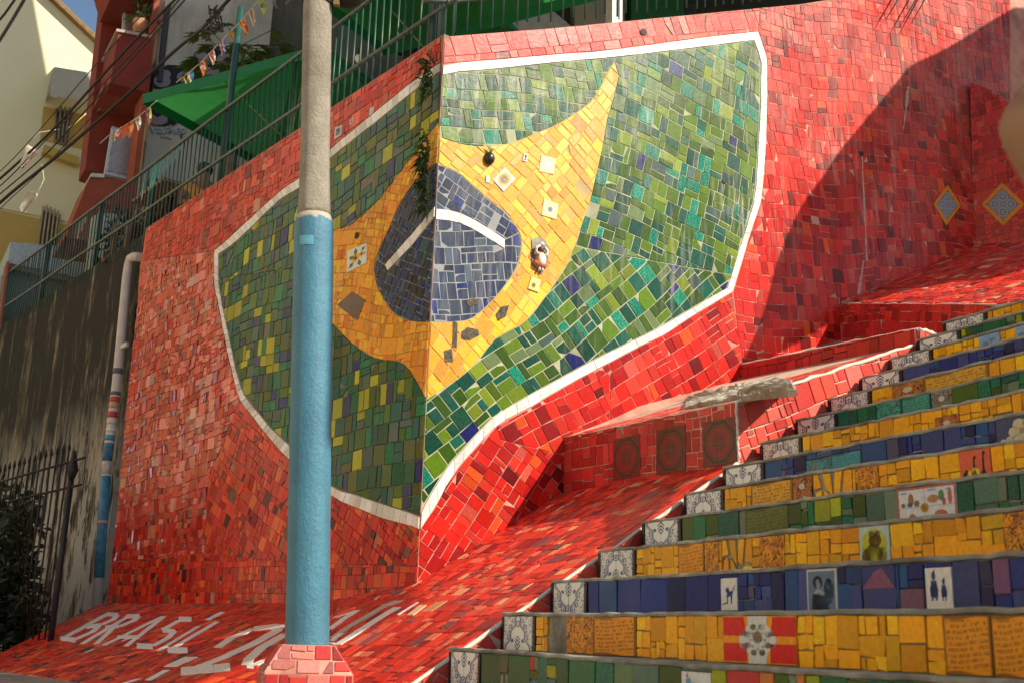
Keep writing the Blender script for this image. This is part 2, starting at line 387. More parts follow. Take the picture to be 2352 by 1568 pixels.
G_GREEN = glaze('glaze_green_streaked', 0.55, 0.10, 3.0, 4.8, 0.28, .2, .14, (.5, .52, .4))
G_SLATE = glaze('glaze_slate_blue', 0.35, 0.0, 2.2, 3.4, 0.28, .2, .14)
G_YEL = glaze('glaze_yellow', 0.2, 0.0, 2, 5, 0.36, 0.06, .25)
G_LEFT = glaze('glaze_street_side', 0.10, 0.03, 2.0, 4.2, 0.18, 0.25, 0.14)
G_GLINT = glaze('glaze_street_side_polished', 0.06, 0.02, 2.0, 4.2, 0.11, 0.2, 0.62)
G_RAMP = glaze('glaze_ramp', 0.2, 0.0, 2, 5, 0.36, 0.16, .25)
G_STEP = glaze('glaze_step', 0.0, 0.0, 2, 5, 0.28, 0.15, .25)
WHITE = glaze('white_glaze', 0.0, 0.0, 2, 5, 0.3, 0.12)
AZUL = print_azulejo(); SCRIPT = print_script(); INK = print_figure(); MEDAL = print_medallion()
LACE_BLUE = print_lace('blue_lace_print', (0.04, 0.05, 0.12), (0.45, 0.47, 0.5)); LACE_YEL = print_lace('yellow_lace_print', (0.62, 0.4, 0.1), (0.72, 0.7, 0.6))
GROUT_R = rough_mat('pink_grout', (0.55, 0.22, 0.16), (0.64, 0.34, 0.25), 9, 0.9, 0.3, 0.004, (0.34, 0.14, 0.1))
GROUT_L = rough_mat('grey_red_grout', (0.4, 0.15, 0.1), (0.5, 0.25, 0.18), 9, 0.9, 0.3, 0.004, (0.2, 0.16, 0.13))
CONC = rough_mat('worn_concrete', (0.21, 0.2, 0.17), (0.36, 0.34, 0.28), 7, 0.9, 0.5, 0.012, (0.14, 0.13, 0.11))
STEPC = rough_mat('step_mortar', (0.2, 0.19, 0.16), (0.4, 0.38, 0.31), 12, 0.92, 0.6, 0.012, (0.14, 0.13, 0.115))

# ------------------------------------------------------------ mosaic
RED = [((0.56, 0.016, 0.009), 5), ((0.46, 0.012, 0.009), 4), ((0.30, 0.007, 0.008), 2.4), ((0.60, 0.034, 0.018), 2.2), ((0.55, 0.07, 0.05), 0.7), ((0.16, 0.006, 0.007), 0.4), ((0.64, 0.07, 0.012), 0.4)]
REDL = [((0.62, 0.04, 0.02), 5), ((0.54, 0.022, 0.014), 4), ((0.40, 0.014, 0.013), 1.8), ((0.64, 0.10, 0.05), 1.3), ((0.55, 0.2, 0.12), 0.6), ((0.2, 0.02, 0.022), 0.4)]
REDLOW = [((0.62, 0.04, 0.014), 5), ((0.54, 0.02, 0.012), 4), ((0.38, 0.012, 0.012), 1.6), ((0.66, 0.10, 0.022), 2), ((0.11, 0.02, 0.02), 0.7), ((0.17, 0.085, 0.055), 0.35)]
REDRAMP = [((0.66, 0.04, 0.02), 5), ((0.56, 0.022, 0.014), 3), ((0.32, 0.016, 0.018), 1.2), ((0.66, 0.13, 0.07), 1.3), ((0.26, 0.06, 0.06), 0.7), ((0.68, 0.28, 0.13), 0.45)]
GREENR = [((0.075, 0.15, 0.005), 4), ((0.034, 0.088, 0.006), 3.6), ((0.005, 0.075, 0.05), 2.6), ((0.005, 0.22, 0.14, 0.15), 2.0), ((0.006, 0.075, 0.04, 0.35), 1.8), ((0.15, 0.22, 0.01), 1.4), ((0.008, 0.012, 0.10), 0.32), ((0.10, 0.16, 0.06), 1.0), ((0.05, 0.09, 0.085), 0.5)]
GREENL = [((0.06, 0.125, 0.009), 3), ((0.014, 0.09, 0.032), 3.2), ((0.012, 0.095, 0.07), 3), ((0.38, 0.37, 0.008), 1.7), ((0.006, 0.18, 0.07, 0.3), 2), ((0.08, 0.10, 0.014), 1.4), ((0.035, 0.04, 0.1), 0.6), ((0.06, 0.11, 0.08), 1.4), ((0.01, 0.018, 0.15), 0.3)]
YELR = [((0.74, 0.38, 0.006), 5), ((0.72, 0.30, 0.008), 3), ((0.78, 0.43, 0.025), 3), ((0.7, 0.24, 0.03), 0.5)]
YELL = [((0.8, 0.33, 0.005), 5), ((0.78, 0.27, 0.005), 4), ((0.82, 0.38, 0.01), 3), ((0.76, 0.16, 0.008), 0.7)]
BLUER = [((0.032, 0.05, 0.095), 4), ((0.02, 0.034, 0.075), 3), ((0.06, 0.085, 0.125), 2), ((0.012, 0.028, 0.14), .9)]
BLUEL = [((0.018, 0.034, 0.09), 4), ((0.02, 0.05, 0.12), 3), ((0.018, 0.022, 0.03), 2), ((0.015, 0.07, 0.085), 0.6), ((0.008, 0.022, 0.15), 0.4)]
WHT = [((0.78, 0.77, 0.71), 1)]
STEP_YEL = [((0.78, 0.36, 0.003), 5), ((0.75, 0.31, 0.003), 4), ((0.8, 0.41, 0.006), 2)]
STEP_BLU = [((0.008, 0.022, 0.17), 4), ((0.035, 0.055, 0.19), 3), ((0.006, 0.012, 0.07), 2), ((0.08, 0.08, 0.15), 1.0), ((0.008, 0.055, 0.18), 2)]
STEP_GRN = [((0.008, 0.12, 0.045), 3), ((0.08, 0.15, 0.07), 2.6), ((0.008, 0.13, 0.08, 0.4), 2), ((0.045, 0.085, 0.008), 2), ((0.3, 0.34, 0.006), 1.2), ((0.07, 0.15, 0.1), 2), ((.14, .18, .12), .6)]
def pick(pal):
    t = rnd.random()*sum(p[1] for p in pal)
    for c, wgt in pal:
        t -= wgt
        if t <= 0: break
    k = rnd.uniform(0.7, 1.26); a = c[3] if len(c) == 4 else 1.0
    if rnd.random() < 0.06 and a == 1.0: a = 0.8
    return tuple(min(0.85, max(0.004, x*k*rnd.uniform(0.95, 1.05))) for x in c[:3])+(a,)
def rect_split(x0, y0, x1, y1, c, out, p_stop=0.5):
    w_, h_ = x1-x0, y1-y0
    if p_stop >= 0.6 and w_*h_ < 0.62*c*c and max(w_, h_) < 1.2*c: out.append((x0, y0, x1, y1)); return
    if w_ < 0.62*c and h_ < 0.62*c or (w_ <= 1.05*c and h_ <= 1.05*c and rnd.random() < p_stop) or min(w_, h_) < 0.33*c and max(w_, h_) < 1.15*c:
        out.append((x0, y0, x1, y1)); return
    if w_ > h_*rnd.uniform(0.75, 1.3):
        t = rnd.choice((0.5, 0.5, 0.36, 0.64, 0.42)) if w_ < 1.6*c else rnd.uniform(0.35, 0.65); xm = x0+w_*t
        rect_split(x0, y0, xm, y1, c, out, p_stop); rect_split(xm, y0, x1, y1, c, out, p_stop)
    else:
        t = rnd.choice((0.5, 0.5, 0.36, 0.64, 0.42)); ym = y0+h_*t
        rect_split(x0, y0, x1, ym, c, out, p_stop); rect_split(x0, ym, x1, y1, c, out, p_stop)
def gen_quads(poly, ang, c, p_stop=0.45, asp=1.0, jit=0.003, wob=0.02):
    """irregular coursed rectangles over the polygon's box turned by ang"""
    ca, sa = math.cos(ang), math.sin(ang)
    R = [(p[0]*ca+p[1]*sa, -p[0]*sa+p[1]*ca) for p in poly]
    x0, x1 = min(p[0] for p in R)-c, max(p[0] for p in R)+c; y0, y1 = min(p[1] for p in R)-c, max(p[1] for p in R)+c
    qs = []; y = y0-rnd.random()*c; ph = rnd.random()*6
    while y < y1:
        h_ = c*rnd.uniform(0.82, 1.15); x = x0-rnd.random()*c
        while x < x1:
            w_ = c*asp*rnd.choice((1, 1, 1.08, 0.7, 1.5, 0.9)); rs = []
            rect_split(x, y, x+w_, y+h_, c, rs, p_stop)
            for (a, b, d, e) in rs:
                q = []
                for (px_, py_) in ((a, b), (d, b), (d, e), (a, e)):
                    yy = py_+wob*math.sin(px_*2.3+ph)+0.4*wob*math.sin(px_*6.1+2*ph); xx = px_+wob*math.sin(py_*2.1+1.3*ph)
                    q.append((xx*ca-yy*sa, xx*sa+yy*ca))
                qs.append([(p[0]+rnd.uniform(-jit, jit), p[1]+rnd.uniform(-jit, jit)) for p in q])
            x += w_
        y += h_
    return qs
class Mosaic:
    """collects the tiles of one thing, then links the largest 300 of each name singly and joins the rest"""
    def __init__(s): s.t = []
    def tile(s, fr, poly, col, name, mat, th=0.008, g=0.0, uvs=None, tilt=0.012, motifs=None, label=None):
        poly = clean(ccw(poly))
        if g: poly = clean(inset(poly, g)) if len(poly) > 2 else poly
        if len(poly) < 3: return
        A = area(poly); per = sum(math.dist(poly[i-1], poly[i]) for i in range(len(poly)))
        if A < 2.2e-4 or A/per < 0.0035: return
        cx_ = sum(p[0] for p in poly)/len(poly); cy_ = sum(p[1] for p in poly)/len(poly)
        tx, ty = rnd.gauss(0, tilt), rnd.gauss(0, tilt); dh = rnd.uniform(-0.0015, 0.0015)
        H = lambda p, h: h+dh+tx*(p[0]-cx_)+ty*(p[1]-cy_)
        ins = inset(poly, 0.0018); n = len(poly)
        v = [fr.p3(p[0], p[1], -0.006) for p in poly]+[fr.p3(p[0], p[1], H(p, th-0.0016)) for p in poly]+[fr.p3(p[0], p[1], H(p, th)) for p in ins]
        f = [tuple(range(2*n, 3*n))]
        for i in range(n):
            j = (i+1) % n; f += [(i, j, n+j, n+i), (n+i, n+j, 2*n+j, 2*n+i)]
        if fr.flip: f = [q[::-1] for q in f]
        mb = MB(); uv = None
        if uvs:   # uvs: function 2D -> uv
            uv = [uvs(p) for p in poly]*2+[uvs(p) for p in ins]
        mb.add(v, f, col, uv)
        for (mp, mc) in (motifs or []):
            mp = ccw(mp); q = [fr.p3(p[0], p[1], H(p, th+0.0006)) for p in mp]
            ff = [tuple(range(len(mp)))]
            mb.add(q, ff if not fr.flip else [ff[0][::-1]], mc, [uvs(p) for p in mp] if uvs else None, 1)
        c3 = fr.p3(cx_, cy_, th); q = M @ c3
        vis = 0
        if q[2] > 0.1:
            X, Y = CX+F*q[0]/q[2], CY-F*q[1]/q[2]
            if -20 < X < 2372 and -20 < Y < 1588:
                pp = [proj(fr.p3(p[0], p[1], th)) for p in poly]; vis = abs(area(pp))
        s.t.append((vis, name, mb, mat, label, bool(uvs)))
    def fill(s, fr, poly, ang, c, pal, name, mat, g=0.0022, p_stop=0.45, asp=1.0, th=0.008, miss=0.004, wob=0.02, tilt=0.012, keep=None, jit=0.003):
        poly = ccw(poly); reg = ccw(clean(inset(poly, g), 0.001))
        bx = [min(p[0] for p in reg), max(p[0] for p in reg), min(p[1] for p in reg), max(p[1] for p in reg)]
        for q in gen_quads(poly, ang, c, p_stop, asp, jit, wob):
            if max(p[0] for p in q) < bx[0] or min(p[0] for p in q) > bx[1] or max(p[1] for p in q) < bx[2] or min(p[1] for p in q) > bx[3]: continue
            q = ccw(q)
            if rnd.random() < miss: continue
            if keep and keep(q): continue
            gi = g*rnd.uniform(0.7, 1.35)
            q2 = inset(q, gi)
            if rnd.random() < 0.05:      # a broken corner
                k = rnd.randrange(4); a, b, d = q2[k-1], q2[k], q2[(k+1) % 4]; t = rnd.uniform(0.3, 0.7)
                q2 = q2[:k]+[(b[0]+(a[0]-b[0])*t, b[1]+(a[1]-b[1])*t), (b[0]+(d[0]-b[0])*t, b[1]+(d[1]-b[1])*t)]+q2[k+1:]
            r = clip_convex(reg, q2)
            if len(r) >= 3: s.tile(fr, r, pick(pal), name, mat, th, tilt=tilt)
    def bandrun(s, fr, outer, inner, n, pal, name, mat, g=0.0012, th=0.009):
        o, i = resample(outer, n), resample(inner, n)
        for k in range(n): s.tile(fr, inset(ccw([o[k], o[k+1], i[k+1], i[k]]), g), pick(pal), name, mat, th, tilt=0.006)
    def link(s, parent, plural={}):
        by = {}
        for t in s.t: by.setdefault(t[1], []).append(t)
        for name, L in by.items():
            L.sort(key=lambda t: -t[0])
            vis = [t for t in L if t[0] > 0]
            for t in vis[:300]:
                o = t[2].build(name, t[3], parent, t[5])
                if t[4]: o['label'] = t[4]
            rest = vis[300:]+[t for t in L if t[0] <= 0]
            if rest:
                mats = []
                for t in rest:
                    for m in (t[3] if isinstance(t[3], (list, tuple)) else [t[3]]):
                        if m not in mats: mats.append(m)
                mb = MB()
                for t in rest:
                    ml = t[3] if isinstance(t[3], (list, tuple)) else [t[3]]
                    t[2].m = [mats.index(ml[min(i, len(ml)-1)]) for i in t[2].m]; mb.merge(t[2])
                o = mb.build(name+'s', mats, parent, any(t[5] for t in rest)); o['kind'] = 'stuff'
def ellipse(cx_, cy_, rx, ry, n=12, a0=0.0): return [(cx_+rx*math.cos(a0+2*math.pi*i/n), cy_+ry*math.sin(a0+2*math.pi*i/n)) for i in range(n)]
def special(mo, fr, quad, col, name, mat, motifs=(), label=None, th=0.0115, uv=True, pmat=None):
    """a decorated tile; quad = bl, br, tr, tl in frame 2D, motifs in unit coordinates"""
    bl, br, tr, tl = quad
    def m2(p): 
        u, v = p; return (bl[0]*(1-u)*(1-v)+br[0]*u*(1-v)+tr[0]*u*v+tl[0]*(1-u)*v, bl[1]*(1-u)*(1-v)+br[1]*u*(1-v)+tr[1]*u*v+tl[1]*(1-u)*v)
    e1 = (br[0]-bl[0], br[1]-bl[1]); e2 = (tl[0]-bl[0], tl[1]-bl[1]); det = e1[0]*e2[1]-e1[1]*e2[0]
    def inv(p):
        x, y = p[0]-bl[0], p[1]-bl[1]; return ((x*e2[1]-y*e2[0])/det, (e1[0]*y-e1[1]*x)/det)
    mo.tile(fr, list(quad), col if len(col) == 4 else tuple(col)+(1,), name, [mat, pmat or G_STEP], th, uvs=inv if uv else None, tilt=0.004, motifs=[([m2(p) for p in mp], tuple(mc)+(1,)) for mp, mc in motifs], label=label)

# ------------------------------------------------------------ the site, from the calibrated view
SC = unit(V3(3.142, 1.7952, 0)); SS = V3(SC[1], -SC[0], 0)        # climb direction of the stairs, step direction (towards the camera side)
S0 = V3(-0.242, 5.4949, -0.0716)
RISE = 0.168
def step_pt(i):
    k = max(i, 0); return V3(S0[0]+0.2416*i+0.00002*k*k, S0[1]+0.1234*i+0.00115*k*k, S0[2]+RISE*i)
B1b, B1t = hit(1696, 1064, S0, SS), hit(1690.7, 922, S0, SS)
L1b, L1t = hit(1295.3, 1131, B1b, SC), hit(1297, 1004.6, B1b, SC)
B2b, B2t = hit(2105, 791, S0, SS), hit(2110, 755, S0, SS)
B3t = hit(2290, 700, S0, SS)
Cc = hit(958, 1340, L1b, SS); C0 = V3(Cc[0], Cc[1], 0)
RW = Frame(C0, SC, UP)                                            # the sunny wall, along the stairs
P2b, P2t, P3t = [hit(u, v, C0, RW.N) for u, v in ((1702, 870), (1703, 838), (1932, 697))]
K4 = hit(2245, 563, C0, RW.N)
WD = unit(V3(-0.627, 0.779, 0)); LW = Frame(C0, WD, UP)            # the shaded wall, along the street
def ground_z(x, y):
    t = min(max((5.2-y)/5.2, 0), 1.3); return -0.40-1.22*t
# ground
mb = MB(); xs = [-400, -120, -40, -20, -14, -10, -8, -6.5, -5, -4, -3, -2, -1, 0, 1, 2, 3, 5, 8, 12, 20, 40, 120, 400]; ys = [-400, -100, -30, -10, -4, -2, -1, 0, 1, 2, 3, 4, 4.6, 5.2, 6, 7, 8, 9, 10, 12, 15, 20, 30, 60, 150, 500]
mb.add([(x, y, ground_z(x, y)) for y in ys for x in xs], [(j*len(xs)+i, j*len(xs)+i+1, (j+1)*len(xs)+i+1, (j+1)*len(xs)+i) for j in range(len(ys)-1) for i in range(len(xs)-1)], smooth=True)
thing_mesh('street', mb, rough_mat('street_stone', (0.16, 0.15, 0.13), (0.3, 0.28, 0.24), 4, 0.9, 0.6, 0.02), 'grey stone street in front of the mosaic walls', None, None, 'structure')

# ------------------------------------------------------------ mosaic wall beside the stairs (sunlit)
def wall_body(fr, px_top, a_end, zb, th, name, mat, label, cat):
    top = fr.pxs(px_top); P = [(0.0, zb)]+[(max(a, 0), b) for a, b in top]+[(a_end, top[-1][1]), (a_end, zb)]
    mb = MB(); mb.quad_prism([fr.p3(a, b, 0) for a, b in (P if not fr.flip else P[::-1])], -fr.N*th)
    return thing_mesh(name, mb, mat, label, cat)
rtop = [(1010, 85), (1350, 58), (1838, 10.5), (1904, 0), (2290, -42)]
rwall = wall_body(RW, rtop, 8.2, -0.5, 0.35, 'mosaic_wall', GROUT_R, 'sunlit mosaic wall beside the stairs, red with the bright half of a flag in green, yellow and blue', 'mosaic wall')
edge_r = lambda P: clip_half(P, (0.003, 0), (1, 0))
mo = Mosaic()
bo_top = [(1006, 149), (1124, 140), (1286, 126), (1396, 117.5), (1621, 87), (1740, 74)]; bi_top = [(1004, 169), (1118, 161), (1286, 143), (1392, 134), (1566, 114), (1731, 93)]
bo_r = [(1740, 74), (1756.5, 122), (1760.5, 146), (1760.5, 231.6), (1758, 320), (1752, 411), (1746, 465), (1724.5, 529.5), (1682, 669.6)]; bi_r = [(1731, 93), (1746.5, 137), (1747, 160), (1746, 244), (1741, 344), (1734, 478), (1729, 462+9), (1712, 526.4), (1669.6, 663.5)]
bi_r = [(1731, 93), (1746.5, 137), (1747, 160), (1746, 244), (1741, 344), (1736, 420), (1731, 462), (1712, 526.4), (1669.6, 663.5)]
bo_b = [(1682, 669.6), (1575, 735), (1525, 768), (1464, 797.6), (1401.6, 831), (1337.6, 864.6), (1272, 901), (1212.7, 937), (1141, 976), (1081, 1039), (1051, 1074), (1023.5, 1113.5), (997.6, 1165), (962, 1214)]
bi_b = [(1669.6, 663.5), (1599.6, 703), (1517, 752), (1456, 782), (1392, 813), (1328, 846), (1261.4, 883), (1194, 920), (1130, 961), (1069, 1025), (1035.7, 1061.7), (1011, 1098), (987, 1138), (962, 1176)]
yel_up = smooth_line([(1000, 312), (1054.5, 330.6), (1100, 336.6), (1145.8, 335), (1191.5, 323), (1237, 304.7), (1286, 283), (1353, 237.6), (1380, 198), (1401.6, 155)], 3)+[(1411, 143)]
yel_rt = [(1411, 143)]+smooth_line([(1420.5, 175), (1407.7, 228.5), (1394, 274), (1385, 329), (1368, 405), (1353, 470), (1340.6, 502), (1325.4, 548), (1307, 599.5), (1276.7, 648), (1243, 694), (1222, 722), (1191.5, 749), (1136.7, 778), (1100, 825), (1054, 867.6), (974, 919)], 2)
blu = smooth_line([(1003, 378), (1048, 396), (1085, 426.5), (1118, 457), (1161, 490), (1191.5, 535.6), (1197, 569), (1185.4, 614.8), (1161, 654.4), (1127.5, 694), (1085, 730.5), (1039, 740), (984, 740)], 3)
wb_t = smooth_line([(993, 480), (1045, 487), (1100, 512.7), (1158, 550.8)], 3); wb_b = smooth_line([(993, 503.6), (1048, 511), (1100, 535.6), (1158, 572)], 3)
def rp(L): return edge_r(ccw(RW.pxs(L)))
for (o, i, n) in ((bo_top, bi_top, 23), (bo_r, bi_r, 22), (bo_b, bi_b, 31)):
    mo.bandrun(RW, [(max(a, .003), b) for a, b in RW.pxs(smooth_line(o, 4))], [(max(a, .003), b) for a, b in RW.pxs(smooth_line(i, 4))], n, WHT, 'white_tile', WHITE)
mo.bandrun(RW, [(max(a, .003), b) for a, b in RW.pxs(wb_t)], [(max(a, .003), b) for a, b in RW.pxs(wb_b)], 6, WHT, 'white_tile', WHITE)
A_ = RW.ang
TS = 0.126
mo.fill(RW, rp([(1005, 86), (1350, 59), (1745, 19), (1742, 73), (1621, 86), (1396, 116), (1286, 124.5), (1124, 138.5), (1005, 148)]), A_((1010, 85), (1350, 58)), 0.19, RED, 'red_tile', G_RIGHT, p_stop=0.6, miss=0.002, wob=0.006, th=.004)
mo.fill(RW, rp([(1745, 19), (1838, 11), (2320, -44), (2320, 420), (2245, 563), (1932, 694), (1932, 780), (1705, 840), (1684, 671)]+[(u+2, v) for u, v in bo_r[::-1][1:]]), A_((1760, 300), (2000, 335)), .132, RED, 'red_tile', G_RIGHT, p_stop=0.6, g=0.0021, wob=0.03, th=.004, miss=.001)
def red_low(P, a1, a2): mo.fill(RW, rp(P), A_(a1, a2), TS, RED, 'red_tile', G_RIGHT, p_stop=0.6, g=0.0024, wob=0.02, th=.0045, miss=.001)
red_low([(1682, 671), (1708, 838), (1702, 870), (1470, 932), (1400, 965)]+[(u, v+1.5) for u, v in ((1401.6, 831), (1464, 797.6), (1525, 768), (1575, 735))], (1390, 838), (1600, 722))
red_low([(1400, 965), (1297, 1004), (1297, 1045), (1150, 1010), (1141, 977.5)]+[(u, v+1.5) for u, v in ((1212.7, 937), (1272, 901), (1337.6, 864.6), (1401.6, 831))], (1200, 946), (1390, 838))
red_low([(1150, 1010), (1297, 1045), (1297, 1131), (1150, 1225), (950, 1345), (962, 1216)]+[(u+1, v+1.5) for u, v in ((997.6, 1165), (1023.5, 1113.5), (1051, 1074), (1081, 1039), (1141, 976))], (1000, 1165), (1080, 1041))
# mortar under the flag fields
def field(fr, L, c, wall, nm):
    q = edge_r(ccw(fr.pxs(L))) if fr is RW else lp(L); q = q[::-1] if fr.flip else q
    mb = MB(); mb.add([fr.p3(a, b, .0012) for a, b in q], [tuple(range(len(q)))]); mb.build('mortar_field', rough_mat(nm, tuple(x*.85 for x in c), tuple(x*1.1 for x in c), 9, .9, .3, .004, tuple(x*.6 for x in c)), wall)
field(RW, bi_top+bi_r[1:]+bi_b[1:], (.4, .42, .27), rwall, 'pale_green_mortar')
# greens
gi_top = [(u, v+1.5) for u, v in bi_top]
mo.fill(RW, rp([(1000, 171)]+gi_top[1:4]+[(1418, 131), (1411, 143)]+yel_up[::-1]), A_((1010, 250), (1200, 262)), 0.14, GREENR, 'green_tile', G_GREEN, p_stop=0.6, g=0.0032, wob=0.03, th=.0045, miss=.002)
mo.fill(RW, rp([(1411, 143), (1418, 131)]+gi_top[4:]+[(u-1.5, v) for u, v in bi_r[1:-1]]+[(1682, 630), (1500, 590), (1318, 575)]+yel_rt[:14*2-4:][::-1] if False else [(1411, 143), (1418, 131)]+gi_top[4:]+[(u-1.5, v) for u, v in bi_r[1:-1]]+[(1680, 632), (1500, 600), (1320, 566)]+[q for q in yel_rt[::-1] if q[1] < 560]), A_((1360, 470), (1640, 610)), 0.142, GREENR, 'green_tile', G_GREEN, p_stop=0.62, g=0.0034, wob=0.03, th=.0045, miss=.002)
mo.fill(RW, rp([(1320, 566), (1500, 600), (1680, 632), (1668, 664)]+[(u-1, v-1.5) for u, v in bi_b[1:]]+[(970, 990), (974, 919)]+[q for q in yel_rt[::-1] if q[1] > 560 and q[1] < 915]), A_((1200, 830), (1440, 640)), 0.145, GREENR, 'green_tile', G_GREEN, p_stop=0.72, g=0.0036, wob=0.025, th=.0045, miss=.002)
# yellow and blue
field_y = yel_up+yel_rt[1:]
q_ = edge_r(ccw(RW.pxs(field_y))); mb = MB(); mb.add([RW.p3(a, b, .002) for a, b in q_], [tuple(range(len(q_)))]); mb.build('mortar_field', rough_mat('straw_mortar', (.5, .33, .1), (.6, .42, .16), 9, .9, .3, .004, (.4, .3, .16)), rwall)
mo.fill(RW, rp(yel_up+yel_rt[1:]+blu[::-1]), A_((1150, 420), (1290, 560)), 0.128, YELR, 'yellow_tile', G_YEL, p_stop=0.6, g=0.003, wob=0.03, miss=0.008, th=.005)
q_ = edge_r(ccw(RW.pxs(blu))); mb = MB(); mb.add([RW.p3(a, b, .0028) for a, b in q_], [tuple(range(len(q_)))]); mb.build('mortar_field', rough_mat('grey_mortar', (.24, .25, .25), (.32, .33, .33), 9, .9, .3, .004, (.3, .3, .3)), rwall)
mo.fill(RW, rp([q for q in blu if q[1] <= 540]+wb_t[::-1]), A_((1020, 400), (1150, 500)), 0.125, BLUER, 'blue_tile', G_SLATE, p_stop=0.6, g=0.0036, wob=0.02, th=.0045)
mo.fill(RW, rp(wb_b+[(1158, 551)]+[q for q in blu if q[1] > 535]), A_((1000, 600), (1150, 612)), 0.125, BLUER, 'blue_tile', G_SLATE, p_stop=0.6, g=0.0036, wob=0.03, th=.0045)
def pxq(fr, *q): return fr.pxs(q)      # bl, br, tr, tl in photo pixels
sun_m = [(ellipse(.5, .5, .44, .44, 20), (0.62, 0.45, 0.18)), (ellipse(.5, .5, .3, .3, 16), (0.66, 0.58, 0.4)), (ellipse(.5, .5, .2, .2, 14), (0.6, 0.42, 0.15)), (ellipse(.5, .5, .07, .07, 8), (0.7, 0.68, 0.6))]
special(mo, RW, pxq(RW, (1155, 441), (1182, 412), (1158, 386), (1131, 415)), (0.7, 0.68, 0.6), 'medallion_tile', WHITE, sun_m, 'white tile with a yellow sun medallion, set as a diamond')
special(mo, RW, pxq(RW, (1236, 395), (1270, 402), (1276, 366), (1242, 357)), (0.62, 0.58, 0.53), 'lace_tile', LACE_YEL, [(ellipse(.5, .5, .26, .2, 8, .4), (0.72, 0.71, 0.67))], None)
special(mo, RW, pxq(RW, (1242, 495), (1276, 506), (1282, 470), (1248, 458)), (0.7, 0.66, 0.4), 'checked_tile', LACE_YEL, [(ellipse(.5, .5, .17, .17, 10), (0.2, 0.26, 0.42)), (ellipse(.5, .5, .09, .09, 8), (0.7, 0.7, 0.66))])
special(mo, RW, pxq(RW, (1211, 664), (1235, 673), (1241, 645), (1219, 636)), (0.68, 0.58, 0.2), 'star_tile', WHITE, [([(.4+.26*math.cos(k*math.pi/6)*(1 if k % 2 else .6), .4+.26*math.sin(k*math.pi/6)*(1 if k % 2 else .6)) for k in range(12)], (0.2, 0.2, 0.03)), ([(.4+.16*math.cos(k*math.pi/6)*(1 if k % 2 else .6), .4+.16*math.sin(k*math.pi/6)*(1 if k % 2 else .6)) for k in range(12)], (0.66, 0.58, 0.12))])
special(mo, RW, pxq(RW, (1199, 371), (1209, 374), (1212, 356), (1202, 353)), (0.6, 0.58, 0.5), 'small_printed_tile', WHITE, [(ellipse(.5, .65, .3, .22, 8), (0.05, 0.05, 0.07)), (ellipse(.5, .28, .25, .14, 8), (0.08, 0.08, 0.12))])
special(mo, RW, pxq(RW, (1114, 421), (1123, 422), (1124, 405), (1115, 404)), (0.32, 0.55, 0.42), 'small_aqua_tile', WHITE, [(ellipse(.5, .5, .2, .2, 8), (0.5, 0.6, 0.35))])
special(mo, RW, pxq(RW, (1051, 512), (1061, 515), (1063, 501), (1053, 498)), (0.66, 0.65, 0.6), 'small_white_tile', WHITE, [])
# diamonds near the inner corner
def diamond(fr, t, r, b, l, label):
    cx_, cy_ = (t[0]+b[0])/2, (t[1]+b[1])/2; k = lambda q, s_: (cx_+(q[0]-cx_)*s_, cy_+(q[1]-cy_)*s_)
    for o1, o2 in ((t, r), (r, b), (b, l), (l, t)):
        mo_d.tile(fr, inset(ccw(fr.pxs([o1, o2, k(o2, .74), k(o1, .74)])), .001), (0.66, 0.26, 0.03, 1), 'orange_tile', G_STEP, 0.0115)
    special(mo_d, fr, fr.pxs([k(b, .72), k(r, .72), k(t, .72), k(l, .72)]), (1, 1, 1), 'lace_tile', LACE_BLUE, [], label, th=0.011)
mo_d = mo
diamond(RW, (2175, 426), (2206, 473), (2172, 519), (2142, 469), 'blue and white lace tile set as a diamond in an orange frame')
# little holes, pot and figurine let into the wall
dark = plain('dark_hollow', (0.012, 0.011, 0.01), 0.7)
def hole(fr, u, v, r, wall):
    a, b = fr.px(u, v); mb = MB(); mb.add([fr.p3(a+x, b+y, 0.0118) for x, y in [(r*math.cos(k*.785)*(1+.2*(k % 3)), r*math.sin(k*.785)) for k in range(8)]], [tuple(range(8)) if not fr.flip else tuple(range(7, -1, -1))])
    mb.build('drain_hole', dark, wall)
for u, v, r in ((1663, 417, .022), (1977, 354, .026), (1477, 75, .03)): hole(RW, u, v, r, rwall)
a, b = RW.px(1122, 366); mb = MB(); mb.ball(RW.p3(a, b, 0.012), (0.042, 0.042, 0.05), 12); mb.build('round_pot', plain('black_clay', (0.02, 0.018, 0.015), 0.35), rwall)
mb = MB()
for k in range(9):
    t = rnd.uniform(-1, 1); p = RW.p3(a, b+.04, .03); mb.tube([p, p+SC*t*.02+UP*.03, p+SC*t*.05+UP*rnd.uniform(.02, .06)], [.003, .004, .001], 4)
mb.build('sprout', leafmat('sprout_leaf', (0.08, 0.16, 0.02), (0.2, 0.25, 0.04)), rwall)
